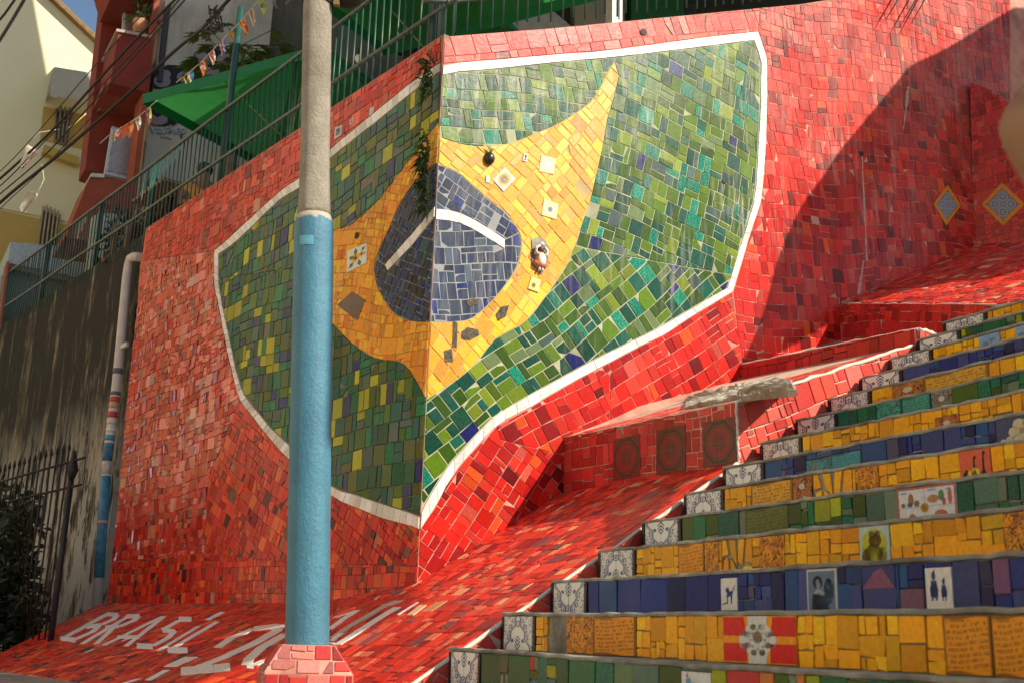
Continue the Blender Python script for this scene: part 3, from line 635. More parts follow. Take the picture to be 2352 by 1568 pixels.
def figurine():
    a, b = RW.px(1238, 590); p = lambda x, z, h=0.02: RW.p3(a+x, b+z, h)
    ax = (RW.A, RW.N, UP)
    mb = MB(); mb.add([RW.p3(a+x, b+z, 0.0122) for x, z in ((-.07, -.1), (.02, -.13), (.07, -.06), (.075, .03), (.05, .13), (-.01, .15), (-.075, .12), (-.065, .02))], [tuple(range(7, -1, -1)) if RW.flip else tuple(range(8))])
    ho = mb.build('broken_niche', CONC, rwall)
    mb = MB(); mb.ball(p(0, -.06), (0.062, 0.03, 0.035), 12, ax); mb.ball(p(0, -.02), (0.045, 0.03, 0.06), 12, ax); fg = mb.build('figurine', plain('orange_clay', (0.55, 0.16, 0.05), 0.5), rwall); fg['label'] = 'small clay figurine of a woman in a white apron'
    mb = MB(); mb.ball(p(0.002, -.03, .042), (0.036, 0.015, 0.05), 12, ax); mb.build('apron', plain('white_clay', (0.62, 0.57, 0.5), 0.6), fg)
    mb = MB(); mb.tube([p(-.02, .0, .04), p(-.045, .02, .035), p(-.045, .055, .035), p(-.015, .075, .04)], .011, 8); mb.tube([p(.02, .0, .04), p(.047, .015, .035), p(.05, .045, .035), p(.02, .07, .04)], .011, 8); mb.build('arms', plain('white_sleeve', (0.6, 0.55, 0.5), 0.6), fg)
    mb = MB(); mb.ball(p(0, .05, .03), (.024, .02, .026), 10, ax); mb.build('head', plain('brown_clay', (0.1, 0.04, 0.02), 0.5), fg)
    mb = MB(); mb.ball(p(0.005, .09, .03), (.022, .018, .018), 8, ax); mb.build('turban', plain('white_turban', (0.62, 0.6, 0.56), 0.6), fg)
    mb = MB(); mb.ball(p(-.012, -.105, .03), (.01, .012, .016), 8, ax); mb.ball(p(.014, -.107, .03), (.01, .012, .016), 8, ax); mb.build('feet', plain('white_feet', (0.6, 0.56, 0.5), 0.6), fg)
figurine()
HOLLOW = rough_mat('bare_mortar_hollow', (.06, .05, .035), (.24, .21, .16), 34, .95, 1.0, .02)
def patch(L, mat_, name, h):
    q = ccw(RW.pxs(L)); mb = MB(); mb.add([RW.p3(a_, b_, h) for a_, b_ in q], [tuple(range(len(q)))]); mb.build(name, mat_, rwall)
for L in ([(1060, 762), (1072, 752), (1096, 757), (1100, 770), (1078, 782), (1058, 778)], [(1138, 722), (1150, 705), (1168, 702), (1160, 728), (1142, 738)], [(1018, 806), (1036, 800), (1040, 830), (1022, 832)], [(1068, 690), (1090, 686), (1100, 698), (1076, 706)], [(1040, 738), (1050, 742), (1048, 800), (1038, 796)]):
    patch(L, HOLLOW, 'missing_tile', .0085)
LIME = rough_mat('lime_deposit', (.4, .2, .17), (.58, .45, .4), 30, .95)
for top_, bot_, w0_, w1_ in (((1979, 358), (1990, 600), 4, 6), ((2086, 200), (2074, 300), 11, 3), ((1982, 600), (1972, 676), 5, 12)):
    n_ = 14; Ls, Rs = [], []
    for k in range(n_+1):
        t_ = k/n_; x_ = top_[0]+(bot_[0]-top_[0])*t_; y_ = top_[1]+(bot_[1]-top_[1])*t_; w_ = (w0_+(w1_-w0_)*t_)*rnd.uniform(.35, 1.0)*.5
        Ls.append((x_-w_, y_)); Rs.append((x_+w_*rnd.uniform(.4, 1), y_))
    q = [RW.p3(*RW.px(*p_), .0064) for p_ in Ls]+[RW.p3(*RW.px(*p_), .0064) for p_ in Rs]
    mb = MB(); mb.add(q, [(k, k+1, n_+2+k, n_+1+k) for k in range(n_)]); mb.build('lime_streak', LIME, rwall)
mo.link(rwall)
tw = empty('dry_twigs', [float(x) for x in RW.p3(*RW.px(2090, 0), .15)]); tag(tw, 'three thin dark dry stems hanging over the top right of the sunlit wall', 'twigs')
for p_, q_ in (((2056, -14), (2012, 62)), ((2098, -18), (2047, 74)), ((2116, -14), (2073, 66))):
    a_, b_ = [RW.p3(*RW.px(*z_), .1) for z_ in (p_, q_)]; mb = MB(); mb.tube([a_+UP*.25, a_, (a_+b_)/2+RW.N*.02, b_], [.012, .011, .008, .002], 5); mb.build('stem', plain('dry_stem', (.05, .03, .022), .8) if 'dry_stem' not in bpy.data.materials else bpy.data.materials['dry_stem'], tw)

# ------------------------------------------------------------ mosaic wall along the street (shaded)
ltop = [(1010, 85), (335, 525)]
lt = LW.pxs(ltop); lt_px = [lt[0], lt[1]]
mb = MB(); a1 = LW.px(292, 900)[0]; P = [(0, -0.5), (0, lt[0][1]), (lt[1][0], lt[1][1]), (LW.px(318, 700)[0], LW.px(318, 700)[1]), (LW.px(300, 860)[0], LW.px(300, 860)[1]), (LW.px(272, 1150)[0], LW.px(272, 1150)[1]), (LW.px(245, 1385)[0], -0.5)]
mb.quad_prism([LW.p3(a, b, 0) for a, b in (P if not LW.flip else P[::-1])], -LW.N*0.35)
lwall = thing_mesh('mosaic_wall', mb, GROUT_L, 'shaded mosaic wall behind the blue lamp post, red with the darker half of a flag', 'mosaic wall')
mo = Mosaic(); mo_d = mo
lp = lambda L: clip_half(ccw(LW.pxs(L)), (0.003, 0), (1, 0))
lo_t = [(1012, 146), (948, 190), (869, 254), (756, 347), (690, 409), (643, 442), (524, 551), (494, 577)]; li_t = [(1010, 166), (930, 227), (881, 268), (756, 367), (690, 431), (643, 460), (548, 551), (503, 584)]
lo_b = [(494, 577), (494, 655.6), (502, 692), (521, 792.5), (535.6, 856), (552, 916), (582, 956), (620, 1005), (661, 1049.5), (760, 1136), (840.7, 1173), (886.4, 1191), (972, 1213)]
li_b = [(503, 584), (503, 649), (512, 705.7), (529, 782.5), (542, 846), (562, 906), (599, 953), (625, 984), (664, 1021), (761.5, 1115), (816, 1134.8), (859, 1150), (972, 1186)]
for (o, i, n) in ((lo_t, li_t, 48), (lo_b, li_b, 64)):
    mo.bandrun(LW, [(max(a, .003), b) for a, b in LW.pxs(smooth_line(o, 3))], [(max(a, .003), b) for a, b in LW.pxs(smooth_line(i, 3))], n, [((0.8, 0.78, 0.7), 1)], 'white_tile', WHITE)
ly_up = smooth_line([(1008, 282), (926, 390), (872, 459), (820, 508), (795, 523), (765, 532), (710, 575), (683, 616)], 3); ly_dn = smooth_line([(683, 616), (710, 680), (765, 742.7), (813.7, 791.5), (862.5, 822), (917, 831), (944.7, 852), (984, 922)], 3)
lb = smooth_line([(1010, 372), (966, 405), (923, 462.5), (896, 523), (868.6, 581), (861, 614.8), (868.6, 657.4), (893, 703), (917, 727.5), (947.8, 738), (994, 740)], 3)
lwt = [(1004, 474), (947.8, 538.6), (885, 608.7)]; lwb = [(1004, 496), (947.8, 564.5), (891.4, 622.4)]
mo.bandrun(LW, [(max(a, .003), b) for a, b in LW.pxs(lwt)], [(max(a, .003), b) for a, b in LW.pxs(lwb)], 8, [((0.8, 0.78, 0.7), 1)], 'white_tile', WHITE)
A_ = LW.ang
field(LW, [(1013, 166)]+li_t[1:]+li_b[1:], (.22, .21, .16), lwall, 'dull_flag_mortar')
q_ = lp(ly_up+ly_dn[1:]+[(1010, 600)])[::-1]; mb = MB(); mb.add([LW.p3(a_, b_, .0022) for a_, b_ in q_], [tuple(range(len(q_)))]); mb.build('mortar_field', rough_mat('ochre_mortar', (.5, .26, .06), (.6, .36, .12), 9, .9, .3, .004), lwall)
q_ = lp(lb)[::-1]; mb = MB(); mb.add([LW.p3(a_, b_, .003) for a_, b_ in q_], [tuple(range(len(q_)))]); mb.build('mortar_field', rough_mat('slate_mortar', (.2, .2, .19), (.28, .28, .26), 9, .9, .3, .004), lwall)
mo.fill(LW, lp([(1013, 86), (337, 525), (325, 600), (494, 576), (524, 549), (643, 440.5), (690, 407.5), (756, 345.5), (869, 252.5), (948, 188.5), (1013, 144)]), 0.0, 0.13, REDL, 'red_tile', G_LEFT, g=0.0014, p_stop=0.45, miss=0.003, wob=0.02, tilt=0.03)
mo.fill(LW, lp([(324, 600), (317, 700), (299, 860), (274, 1130), (258, 1290), (470, 1270), (480, 1100), (552, 918), (534, 856), (519.5, 792), (500.5, 692), (492.5, 655), (493, 577)]), -0.05, 0.13, REDL, 'red_tile', G_GLINT, g=0.0014, p_stop=0.42, wob=0.02, tilt=0.06)
mo.fill(LW, lp([(552, 918), (480, 1100), (470, 1270), (660, 1290), (962, 1300), (970, 1213), (886, 1192.5), (841, 1174.5), (760, 1137.5), (661, 1051), (620, 1007), (582, 958)]), A_((560, 930), (660, 1050))-0.1, 0.115, REDLOW, 'red_tile', G_LEFT, g=0.0014, p_stop=0.5, wob=0.02, tilt=0.016)
mo.fill(LW, lp([(258, 1290), (247, 1384), (500, 1393), (760, 1399), (925, 1387), (962, 1346), (962, 1300), (660, 1290), (470, 1270)]), 0.0, 0.11, REDLOW, 'red_tile', G_LEFT, g=0.0014, p_stop=0.45, wob=0.012)
gl_top = [(1012, 167.5)]+[(u+.5, v+1.5) for u, v in li_t[1:]]
mo.fill(LW, lp(gl_top+[(504.5, 640), (683, 616)]+ly_up[::-1]), A_((880, 300), (760, 420))+0.2, 0.15, GREENL, 'green_tile', G_LEFT, p_stop=0.62, g=0.003, wob=0.03)
mo.fill(LW, lp([(504.5, 640)]+[(u+1.2, v-1) for u, v in li_b[1:]]+[(984, 922)]+ly_dn[::-1]), 0.02, 0.15, GREENL, 'green_tile', G_LEFT, p_stop=0.62, g=0.003, wob=0.02)
mo.fill(LW, lp(ly_up+ly_dn[1:]+lb[::-1]), A_((900, 430), (800, 530))+0.5, 0.12, YELL, 'yellow_tile', G_YEL, p_stop=0.5, g=0.0016, wob=0.04)
mo.fill(LW, lp([q for q in lb if q[1] < 590]+[(872, 598)]+lwt[::-1]), 0.6, 0.115, BLUEL, 'blue_tile', G_LEFT, p_stop=0.45, g=0.003)
mo.fill(LW, lp(lwb+[(885, 609.5), (870, 600)]+[q for q in lb if q[1] > 585]), 0.5, 0.115, BLUEL, 'blue_tile', G_LEFT, p_stop=0.45, g=0.003)
fl = lambda x, y, r: [([(x+r*(1 if k % 2 else .72)*math.cos(k*math.pi/10), y+r*(1 if k % 2 else .72)*math.sin(k*math.pi/10)) for k in range(20)], (0.72, 0.4, 0.03)), (ellipse(x, y, r*.45, r*.45, 10), (0.2, 0.06, 0.03))]
lf = lambda x, y, a, L: [([(x+L*(c_*math.cos(a)-d_*math.sin(a)), y+L*(c_*math.sin(a)+d_*math.cos(a))) for c_, d_ in ((0, 0), (.5, .3), (1, 0), (.5, -.3))], (0.05, 0.12, 0.02))]
special(mo, LW, pxq(LW, (799, 628), (845, 605), (845, 559), (801, 577)), (0.66, 0.65, 0.58), 'sunflower_tile', WHITE, lf(.45, .6, 1.6, .36)+lf(.4, .5, 2.7, .34)+lf(.35, .35, 3.9, .32)+lf(.6, .35, 5.0, .34)+lf(.75, .7, .8, .26)+lf(.8, .55, -.2, .18)+fl(.45, .5, .23)+fl(.76, .56, .16), 'white tile painted with two sunflowers')
special(mo, LW, pxq(LW, (823, 737), (841, 690), (811, 670), (776, 701)), (0.16, 0.09, 0.06, 0.6), 'brown_tile', G_LEFT, [], 'rough brown tile set as a diamond', th=.0118)
for (q, m_) in ((((850, 268), (860, 260), (862, 245), (852, 250)), [(ellipse(.5, .5, .2, .3, 8), (.5, .5, .45))]), (((805, 290), (814, 282), (815, 270), (806, 277)), [(ellipse(.5, .5, .3, .3, 8), (.1, .2, .4))]), (((770, 322), (786, 312), (789, 288), (772, 294)), [([(.2, .2), (.8, .2), (.8, .8), (.2, .8)], (.12, .14, .2)), (ellipse(.5, .5, .22, .22, 6), (.55, .45, .2))])):
    special(mo, LW, pxq(LW, *q), (0.5, 0.52, 0.5), 'small_printed_tile', WHITE, m_)
hole(LW, 822, 542, .028, lwall)
mo.link(lwall)

# ------------------------------------------------------------ ramp, apron and ledges at the foot of the walls
def clip_fn(P, fn):
    out = []
    for i in range(len(P)):
        a, b = P[i-1], P[i]; da, db = fn(a), fn(b)
        if (da >= 0) != (db >= 0):
            t = da/(da-db); out.append((a[0]+(b[0]-a[0])*t, a[1]+(b[1]-a[1])*t))
        if db >= 0: out.append(b)
    return out
rdir = unit(B1b-hit(1010.6, 1528, S0, SS))
RA = Frame(B1b, SS, rdir)
AP = Frame(C0+V3(0, 0, 0.18), WD, -(LW.N+V3(0, 0, -0.40)))
def plane_z(fr, x, y): return fr.O[2]-(fr.N[0]*(x-fr.O[0])+fr.N[1]*(y-fr.O[1]))/fr.N[2]
def over(fr, g):
    def fn(q):
        P = fr.p3(q[0], q[1]); return g(P)
    return fn
front_l = lambda P: np.dot(P-C0, LW.N)-0.0
front_r = lambda P: np.dot(P-C0, RW.N)-0.0
ra0 = [RA.p2(L1b-SS*3), RA.p2(B1b), RA.p2(B1b-rdir*3.4), RA.p2(B1b-rdir*3.4-SS*5), RA.p2(L1b-SS*7)]
for g in (lambda P: P[2]-plane_z(AP, P[0], P[1]), lambda P: P[2]+0.62): ra0 = clip_fn(ra0, over(RA, g))
ra = clip_fn(ra0, over(RA, front_r)); ra2 = clip_fn(clip_fn(ra0, over(RA, lambda P: -front_r(P))), over(RA, front_l))
Ea, Eb = hit(249, 1377, AP.O, AP.N), hit(0, 1501, AP.O, AP.N)
ee = unit(Eb-Ea); en = unit(np.cross(ee, AP.N)); en = en if np.dot(en, C0-Ea) > 0 else -en
ap = [AP.p2(C0+V3(0, 0, .18)), AP.p2(C0+V3(0, 0, .18)+WD*7), AP.p2(C0+V3(0, 0, .18)+WD*7+(LW.N+V3(0, 0, -.4))*2), AP.p2(C0+V3(0, 0, .18)-WD*4+(LW.N+V3(0, 0, -.4))*2), AP.p2(C0+V3(0, 0, .18)-WD*4)]
for g in (front_l, lambda P: P[2]-plane_z(RA, P[0], P[1]), lambda P: np.dot(P-Ea, en), lambda P: P[2]+0.40): ap = clip_fn(ap, over(AP, g))
# right part of the front edge line of the apron in the photograph passes under the lamp post
mb = MB(); mb.quad_prism([RA.p3(a, b) for a, b in ra], V3(0, 0, -1.0)); mb.quad_prism([RA.p3(a, b) for a, b in ra2], V3(0, 0, -0.99)); mb.quad_prism([AP.p3(a, b) for a, b in ap], V3(0, 0, -1.0))
GROUT_W = rough_mat('pale_ramp_grout', (0.58, 0.36, 0.26), (0.7, 0.5, 0.38), 9, 0.9, 0.3, 0.004, (0.3, 0.2, 0.16))
ramp_o = thing_mesh('tiled_ramp', mb, GROUT_W, 'sloping red tiled ramp at the foot of both mosaic walls, with white lettering', 'ramp')
mo = Mosaic(); mo_d = mo
mo.fill(RA, ra, 0.03, 0.13, REDRAMP, 'red_tile', G_RAMP, p_stop=0.35, g=0.0022, wob=0.02, th=0.007)
if len(ra2) > 2: mo.fill(RA, ra2, 0.03, 0.13, REDRAMP, 'red_tile', G_RAMP, p_stop=0.35, g=0.0022, wob=0.02, th=0.007)
mo.fill(AP, ap, 0.02, 0.12, REDLOW, 'red_tile', G_RAMP, p_stop=0.45, g=0.0018, wob=0.02, th=0.007)
# side face of the ramp above the treads
SD = Frame(S0, SC, UP)
def side_poly(Pa, Pb, drop): a, b = SD.p2(Pa), SD.p2(Pb); return [a, b, (b[0], b[1]-drop), (a[0], a[1]-drop)]
mo.fill(SD, side_poly(B1b-rdir*3.2, B1b, 0.24), math.atan2(rdir[2], np.dot(rdir, SC))+.5, 0.14, [((0.66, 0.07, 0.04), 3), ((0.6, 0.05, 0.035), 2)], 'red_tile', G_RAMP, p_stop=0.6, g=0.004)
# white lettering
def lay(u, v):
    """first surface met by the view ray: apron or ramp"""
    d = ray(u, v); ta = np.dot(AP.O, AP.N)/np.dot(d, AP.N); tr = np.dot(RA.O, RA.N)/np.dot(d, RA.N)
    fr = AP if ta < tr else RA
    return fr
def stroke(pts, w_, col=(0.66, 0.66, 0.62), name='white_letter_piece', taper=1.0):
    w_ = w_*1.25; col = tuple(min(.82, c*1.15) for c in col)
    """one run of white tile pieces along a polyline of photo pixels, of width w_ (pixels, mostly sideways)"""
    for k in range(len(pts)-1):
        (x0, y0), (x1, y1) = pts[k], pts[k+1]; L = math.hypot(x1-x0, y1-y0) or 1; nx, ny = -(y1-y0)/L, (x1-x0)/L
        fr = lay((x0+x1)/2, (y0+y1)/2)
        kx = w_/2
        off = lambda s_: (kx*s_, 0) if abs(y1-y0) > abs(x1-x0)*0.28 else (0, kx*s_*0.55)
        o1, o2 = off(-1), off(1)
        n_ = max(1, int(L/34))
        for j in range(n_):
            ax_, ay_ = x0+(x1-x0)*j/n_, y0+(y1-y0)*j/n_; bx_, by_ = x0+(x1-x0)*(j+1)/n_, y0+(y1-y0)*(j+1)/n_
            mo.tile(fr, inset(ccw(fr.pxs([(ax_+o1[0], ay_+o1[1]), (bx_+o1[0], by_+o1[1]), (bx_+o2[0], by_+o2[1]), (ax_+o2[0], ay_+o2[1])])), .0008), col+(1,), name, WHITE, 0.0105, tilt=0.003)
def rg(L): return [(x*0.35556, 1010.6+y*0.35556) for x, y in L]
for pts, wd in (([(705, 1122), (405, 1285)], 12), ([(690, 1127), (765, 1130)], 12), ([(762, 1132), (735, 1160), (650, 1198)], 11), ([(655, 1198), (560, 1210)], 12), ([(640, 1205), (600, 1240), (470, 1298)], 11), ([(490, 1295), (390, 1280)], 16),
                ([(835, 1138), (535, 1318)], 10), ([(820, 1140), (905, 1140)], 12), ([(898, 1142), (865, 1170), (770, 1208)], 11), ([(770, 1205), (680, 1212)], 11), ([(735, 1215), (620, 1322)], 10),
                ([(1055, 1140), (675, 1328)], 9), ([(1062, 1140), (815, 1335)], 10), ([(905, 1275), (760, 1275)], 10),
                ([(1240, 1160), (1155, 1160)], 16), ([(1165, 1165), (1060, 1225)], 12), ([(1050, 1232), (1135, 1240)], 14), ([(1130, 1240), (1090, 1280), (985, 1335)], 12), ([(990, 1338), (885, 1332)], 18),
                ([(1285, 1205), (1025, 1365)], 9), ([(1405, 1178), (1095, 1362)], 10), ([(1085, 1362), (1215, 1362)], 18), ([(1440, 1115), (1345, 1165)], 11),
                ([(1410, 1345), (1500, 1280)], 16), ([(1490, 1285), (1640, 1222), (1800, 1205)], 15), ([(1810, 1195), (1790, 1235), (1640, 1320)], 20), ([(1640, 1320), (1440, 1410), (1210, 1500)], 20), ([(1170, 1500), (1490, 1470)], 26),
                ([(1850, 1255), (1700, 1340), (1610, 1420)], 20), ([(1610, 1420), (1595, 1460), (1640, 1465)], 20), ([(1640, 1462), (1720, 1425)], 16),
                ([(1240, 1405), (1100, 1468)], 26), ([(1080, 1490), (960, 1555)], 12), ([(900, 1545), (800, 1575)], 9)):
    stroke(rg(pts), wd, (0.62, 0.6, 0.54) if pts[0][0] > 1150 and pts[0][1] > 1190 else (0.66, 0.67, 0.66))
def rh(L): return [(551.25+x*0.23438, 1240.3+y*0.23438) for x, y in L]
for pts, wd, cl in (([(935, 765), (1160, 690)], 9, 1), ([(1140, 700), (1010, 785), (880, 880)], 11, 1), ([(1565, 600), (1430, 650)], 20, 0), ([(1420, 655), (1270, 740), (1080, 850), (900, 970)], 12, 0),
                    ([(1550, 665), (1420, 740), (1180, 890), (960, 1035)], 14, 1), ([(960, 1035), (890, 1010)], 14, 1), ([(1000, 920), (900, 1000)], 9, 1), ([(1750, 615), (1550, 740)], 4, 1), ([(1805, 645), (1670, 745)], 13, 2)):
    stroke(rh(pts), wd, [(0.4, 0.36, 0.3), (0.68, 0.66, 0.6), (0.66, 0.42, 0.24)][cl])
# white grout edge along the stairs
def edge_strip(Pa, Pb, name, parent, r=0.011, col=None):
    mb = MB(); n_ = 26; pts = [Pa+(Pb-Pa)*i/n_+UP*(0.006*rnd.uniform(-1, 1))+SS*(.004*rnd.uniform(-1, 1)) for i in range(n_+1)]
    mb.tube(pts, [r*rnd.uniform(.7, 1.25) for _ in pts], 6); return mb.build(name, MORTW, parent)
MORTW = rough_mat('white_mortar', (0.56, 0.5, 0.42), (0.68, 0.62, 0.53), 15, 0.9, 0.5, 0.006)
edge_strip(B1b-rdir*3.2, B1b, 'mortar_edge', ramp_o)
mo.link(ramp_o)

def tri_frame(a, b, c): return Frame(a, b-a, c-a)
def ledge(riser, top, depth, label, cat, extra=None):
    mb = MB(); mb.quad_prism([np.asarray(p) for p in top], V3(0, 0, -depth))
    return thing_mesh('tiled_ledge', mb, GROUT_W, label, cat)
B3b, P3b = B3t-UP*0.37, P3t-UP*0.46
# lower ledge
led1 = ledge(None, [L1t, B1t, B2b, P2b], 1.0, 'lowest red ledge with three dark medallions and a broken concrete patch on top', 'ledge')
mo = Mosaic(); mo_d = mo
R1 = Frame(B1b, L1b-B1b, UP); T1 = tri_frame(B1t, B2b, L1t)
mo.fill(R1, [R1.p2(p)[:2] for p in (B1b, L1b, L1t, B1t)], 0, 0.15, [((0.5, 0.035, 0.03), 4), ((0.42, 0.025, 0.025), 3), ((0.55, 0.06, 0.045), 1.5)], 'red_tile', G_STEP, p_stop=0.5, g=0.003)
def r3(L): return [(1010.6+x*0.35147, 872.8+y*0.35147) for x, y in L]
for q in ([(1140, 648), (1315, 638), (1315, 362), (1140, 376)], [(1422, 610), (1615, 598), (1612, 296), (1418, 322)], [(1730, 568), (1950, 543), (1938, 243), (1722, 270)]):
    p = R1.pxs(r3(q)); a0, a1 = sorted((p[0][0], p[1][0])); zb_, zt_ = (p[0][1]+p[1][1])/2, (p[2][1]+p[3][1])/2
    special(mo, R1, [(a1, zb_), (a0, zb_), (a0, zt_), (a1, zt_)], (1, 1, 1), 'medallion_tile', MEDAL, [], 'dark octagonal medallion of four tiles')
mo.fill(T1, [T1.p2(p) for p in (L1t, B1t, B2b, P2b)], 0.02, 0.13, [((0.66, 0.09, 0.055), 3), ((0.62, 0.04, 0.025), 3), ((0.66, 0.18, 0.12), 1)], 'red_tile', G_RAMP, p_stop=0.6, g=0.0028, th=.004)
mo.fill(SD, [SD.p2(B1b+V3(0, 0, -.15)), SD.p2(B1t), SD.p2(B2b), SD.p2(B2b-UP*.3)], 0.35, 0.15, [((0.66, 0.07, 0.045), 4), ((0.6, 0.05, 0.04), 3), ((0.64, 0.12, 0.09), 1)], 'red_tile', G_RAMP, p_stop=0.5, g=0.0045)
edge_strip(B1t, B2b, 'mortar_edge', led1, 0.012); edge_strip(B1t+SC*-.002, L1t+SC*-.002, 'mortar_edge', led1, 0.004); edge_strip(B1t+SS*.002, B1b+SS*.002, 'mortar_edge', led1, 0.009)
# broken concrete patch
from mathutils import noise as mnoise
out = T1.pxs([(1572, 942), (1578, 922), (1604, 908), (1668, 894), (1720, 884), (1790, 873), (1822, 883), (1832, 904), (1760, 912), (1694, 919), (1640, 930)])
out = dense(ccw(out), 0.03); cxy = np.mean(out, 0); V = []; nO = len(out); rngs = [(1.0, -.01), (1.0, .018), (.97, .026), (.88, .029), (.72, .03), (.54, .031), (.36, .031), (.18, .031)]
for sc_, h_ in rngs:
    for p in out:
        x, y = cxy[0]+(p[0]-cxy[0])*sc_, cxy[1]+(p[1]-cxy[1])*sc_
        nn = mnoise.noise(Vector((x*11, y*11, 1.0)))+.8*mnoise.noise(Vector((x*24, y*24, 5.0)))
        V.append(T1.p3(x, y, h_*(1+.62*nn) if h_ > 0 else h_))
V.append(T1.p3(cxy[0], cxy[1], .031)); Fc = [(k*nO+i, k*nO+(i+1) % nO, (k+1)*nO+(i+1) % nO, (k+1)*nO+i) for k in range(len(rngs)-1) for i in range(nO)]+[((len(rngs)-1)*nO+i, (len(rngs)-1)*nO+(i+1) % nO, len(V)-1) for i in range(nO)]
if T1.flip: Fc = [f[::-1] for f in Fc]
mb = MB(); mb.add(V, Fc, smooth=False); mb.build('concrete_patch', rough_mat('broken_concrete', (0.46, 0.42, 0.32), (0.68, 0.64, 0.53), 11, 0.95, 1.0, 0.03, (0.34, 0.24, 0.17)), led1)
mo.link(led1)
# middle ledge
led2 = ledge(None, [P2t, B2t, B3b, P3b], 1.0, 'middle red tiled ledge, a low riser with a grey mortar lip', 'ledge')
mo = Mosaic(); R2 = Frame(B2b, P2b-B2b, UP); T2 = tri_frame(B2t, B3b, P2t)
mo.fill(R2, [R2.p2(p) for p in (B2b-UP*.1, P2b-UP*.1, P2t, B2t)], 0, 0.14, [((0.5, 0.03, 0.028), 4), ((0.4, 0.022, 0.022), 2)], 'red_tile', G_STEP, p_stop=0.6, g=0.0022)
mo.fill(T2, [T2.p2(p) for p in (P2t, B2t, B3b, P3b)], 0, 0.14, REDRAMP, 'red_tile', G_RAMP, g=0.005)
mo.fill(SD, [SD.p2(B2b-UP*.2), SD.p2(B2t), SD.p2(B3b), SD.p2(B3b-UP*.3)], 0.3, 0.15, [((0.66, 0.08, 0.06), 4)], 'red_tile', G_RAMP, p_stop=0.5, g=0.0045)
edge_strip(B2t-SC*.004, P2t-SC*.004, 'mortar_edge', led2, 0.012); edge_strip(B2t, B3b, 'mortar_edge', led2, 0.014); mo.link(led2)
# upper ledge
T3 = tri_frame(P3t, B3t, K4); t3 = T3.pxs([(1932, 697), (2290, 700), (2352, 690), (2500, 660), (2500, 553), (2352, 558), (2245, 563)])
led3 = ledge(None, [T3.p3(a, b) for a, b in t3], 1.2, 'upper red tiled ledge at the inner corner, its sloping top half in sunlight', 'ledge')
mo = Mosaic(); R3 = Frame(B3t, P3t-B3t, UP)
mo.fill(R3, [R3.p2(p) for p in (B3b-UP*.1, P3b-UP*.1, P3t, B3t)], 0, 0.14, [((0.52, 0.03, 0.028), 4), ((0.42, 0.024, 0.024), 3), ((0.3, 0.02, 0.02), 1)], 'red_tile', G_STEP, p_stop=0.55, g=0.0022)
mo.fill(T3, t3, 0.2, 0.13, REDRAMP, 'red_tile', G_RAMP, p_stop=0.45, g=0.005)
edge_strip(B3t, P3t, 'mortar_edge', led3, 0.006); mo.link(led3)
# wing wall closing the corner
WG = Frame(K4+RW.N*0.0, V3(0.766, -0.643, 0), UP)
wg = WG.pxs([(2238, 566), (2228, 190), (2262, 200), (2300, 222), (2350, 262), (2420, 350), (2420, 570)])
mb = MB(); mb.quad_prism([WG.p3(a, b) for a, b in wg], -WG.N*.3)
wing = thing_mesh('wing_wall', mb, GROUT_R, 'low red tiled wing wall with a curved top closing the inner corner behind the upper ledge', 'wall')
mo = Mosaic(); mo_d = mo
mo.fill(WG, wg, 0.1, 0.13, [((0.56, 0.04, 0.035), 4), ((0.46, 0.03, 0.03), 3), ((0.6, 0.07, 0.05), 1)], 'red_tile', G_STEP, p_stop=0.5, g=0.0025)
diamond(WG, (2302, 420), (2355, 470), (2305, 520), (2254, 471), 'blue and white lace tile in an orange frame, beside the inner corner')
mo.link(wing)

# ------------------------------------------------------------ stairs
stair = empty('mosaic_staircase', (float(S0[0]), float(S0[1]), float(S0[2]-RISE)))
tag(stair, 'wide flight of steps with yellow, blue and green tiled risers climbing to the right', 'staircase')
STEPPAL = {-1: STEP_BLU, 0: STEP_YEL, 1: STEP_GRN, 2: STEP_YEL, 3: STEP_BLU, 4: STEP_YEL, 5: STEP_GRN, 6: STEP_YEL, 7: STEP_BLU, 8: STEP_YEL, 9: STEP_GRN, 10: STEP_YEL, 11: STEP_BLU, 12: STEP_YEL, 13: STEP_GRN, 14: STEP_YEL}
CNAME = {id(STEP_BLU): 'blue_tile', id(STEP_YEL): 'yellow_tile', id(STEP_GRN): 'green_tile'}
OR = (0.72, 0.27, 0.006)
def body_fig(c, x0=.5): return [(ellipse(x0, .62, .1, .1, 8), c), ([(x0-.16, .12), (x0+.16, .12), (x0+.08, .55), (x0-.08, .55)], c)]
GIR = []
for gx, gh in ((.2, .52), (.48, .86), (.78, .95)):
    GIR += [([(gx-.1, .04), (gx-.06, .04), (gx-.05, .3), (gx-.09, .32)], (.02, .015, .01)), ([(gx+.05, .04), (gx+.09, .04), (gx+.09, .34), (gx+.05, .32)], (.02, .015, .01)), ([(gx-.1, .28), (gx+.1, .3), (gx+.03, .48), (gx-.09, .42)], (.02, .015, .01)), ([(gx-.05, .4), (gx+.03, .44), (gx+.02, gh-.08), (gx-.02, gh-.08)], (.02, .015, .01)), ([(gx-.03, gh-.1), (gx+.03, gh-.12), (gx+.09, gh-.06), (gx, gh)], (.02, .015, .01))]
GIR = [([(.0, .02), (.12, .2), (.3, .5), (.55, .35), (.85, .3), (.75, .03)], (.7, .42, .03)), ([(.35, .03), (.42, .55), (.62, .5), (.66, .03)], (.72, .5, .04))]+GIR
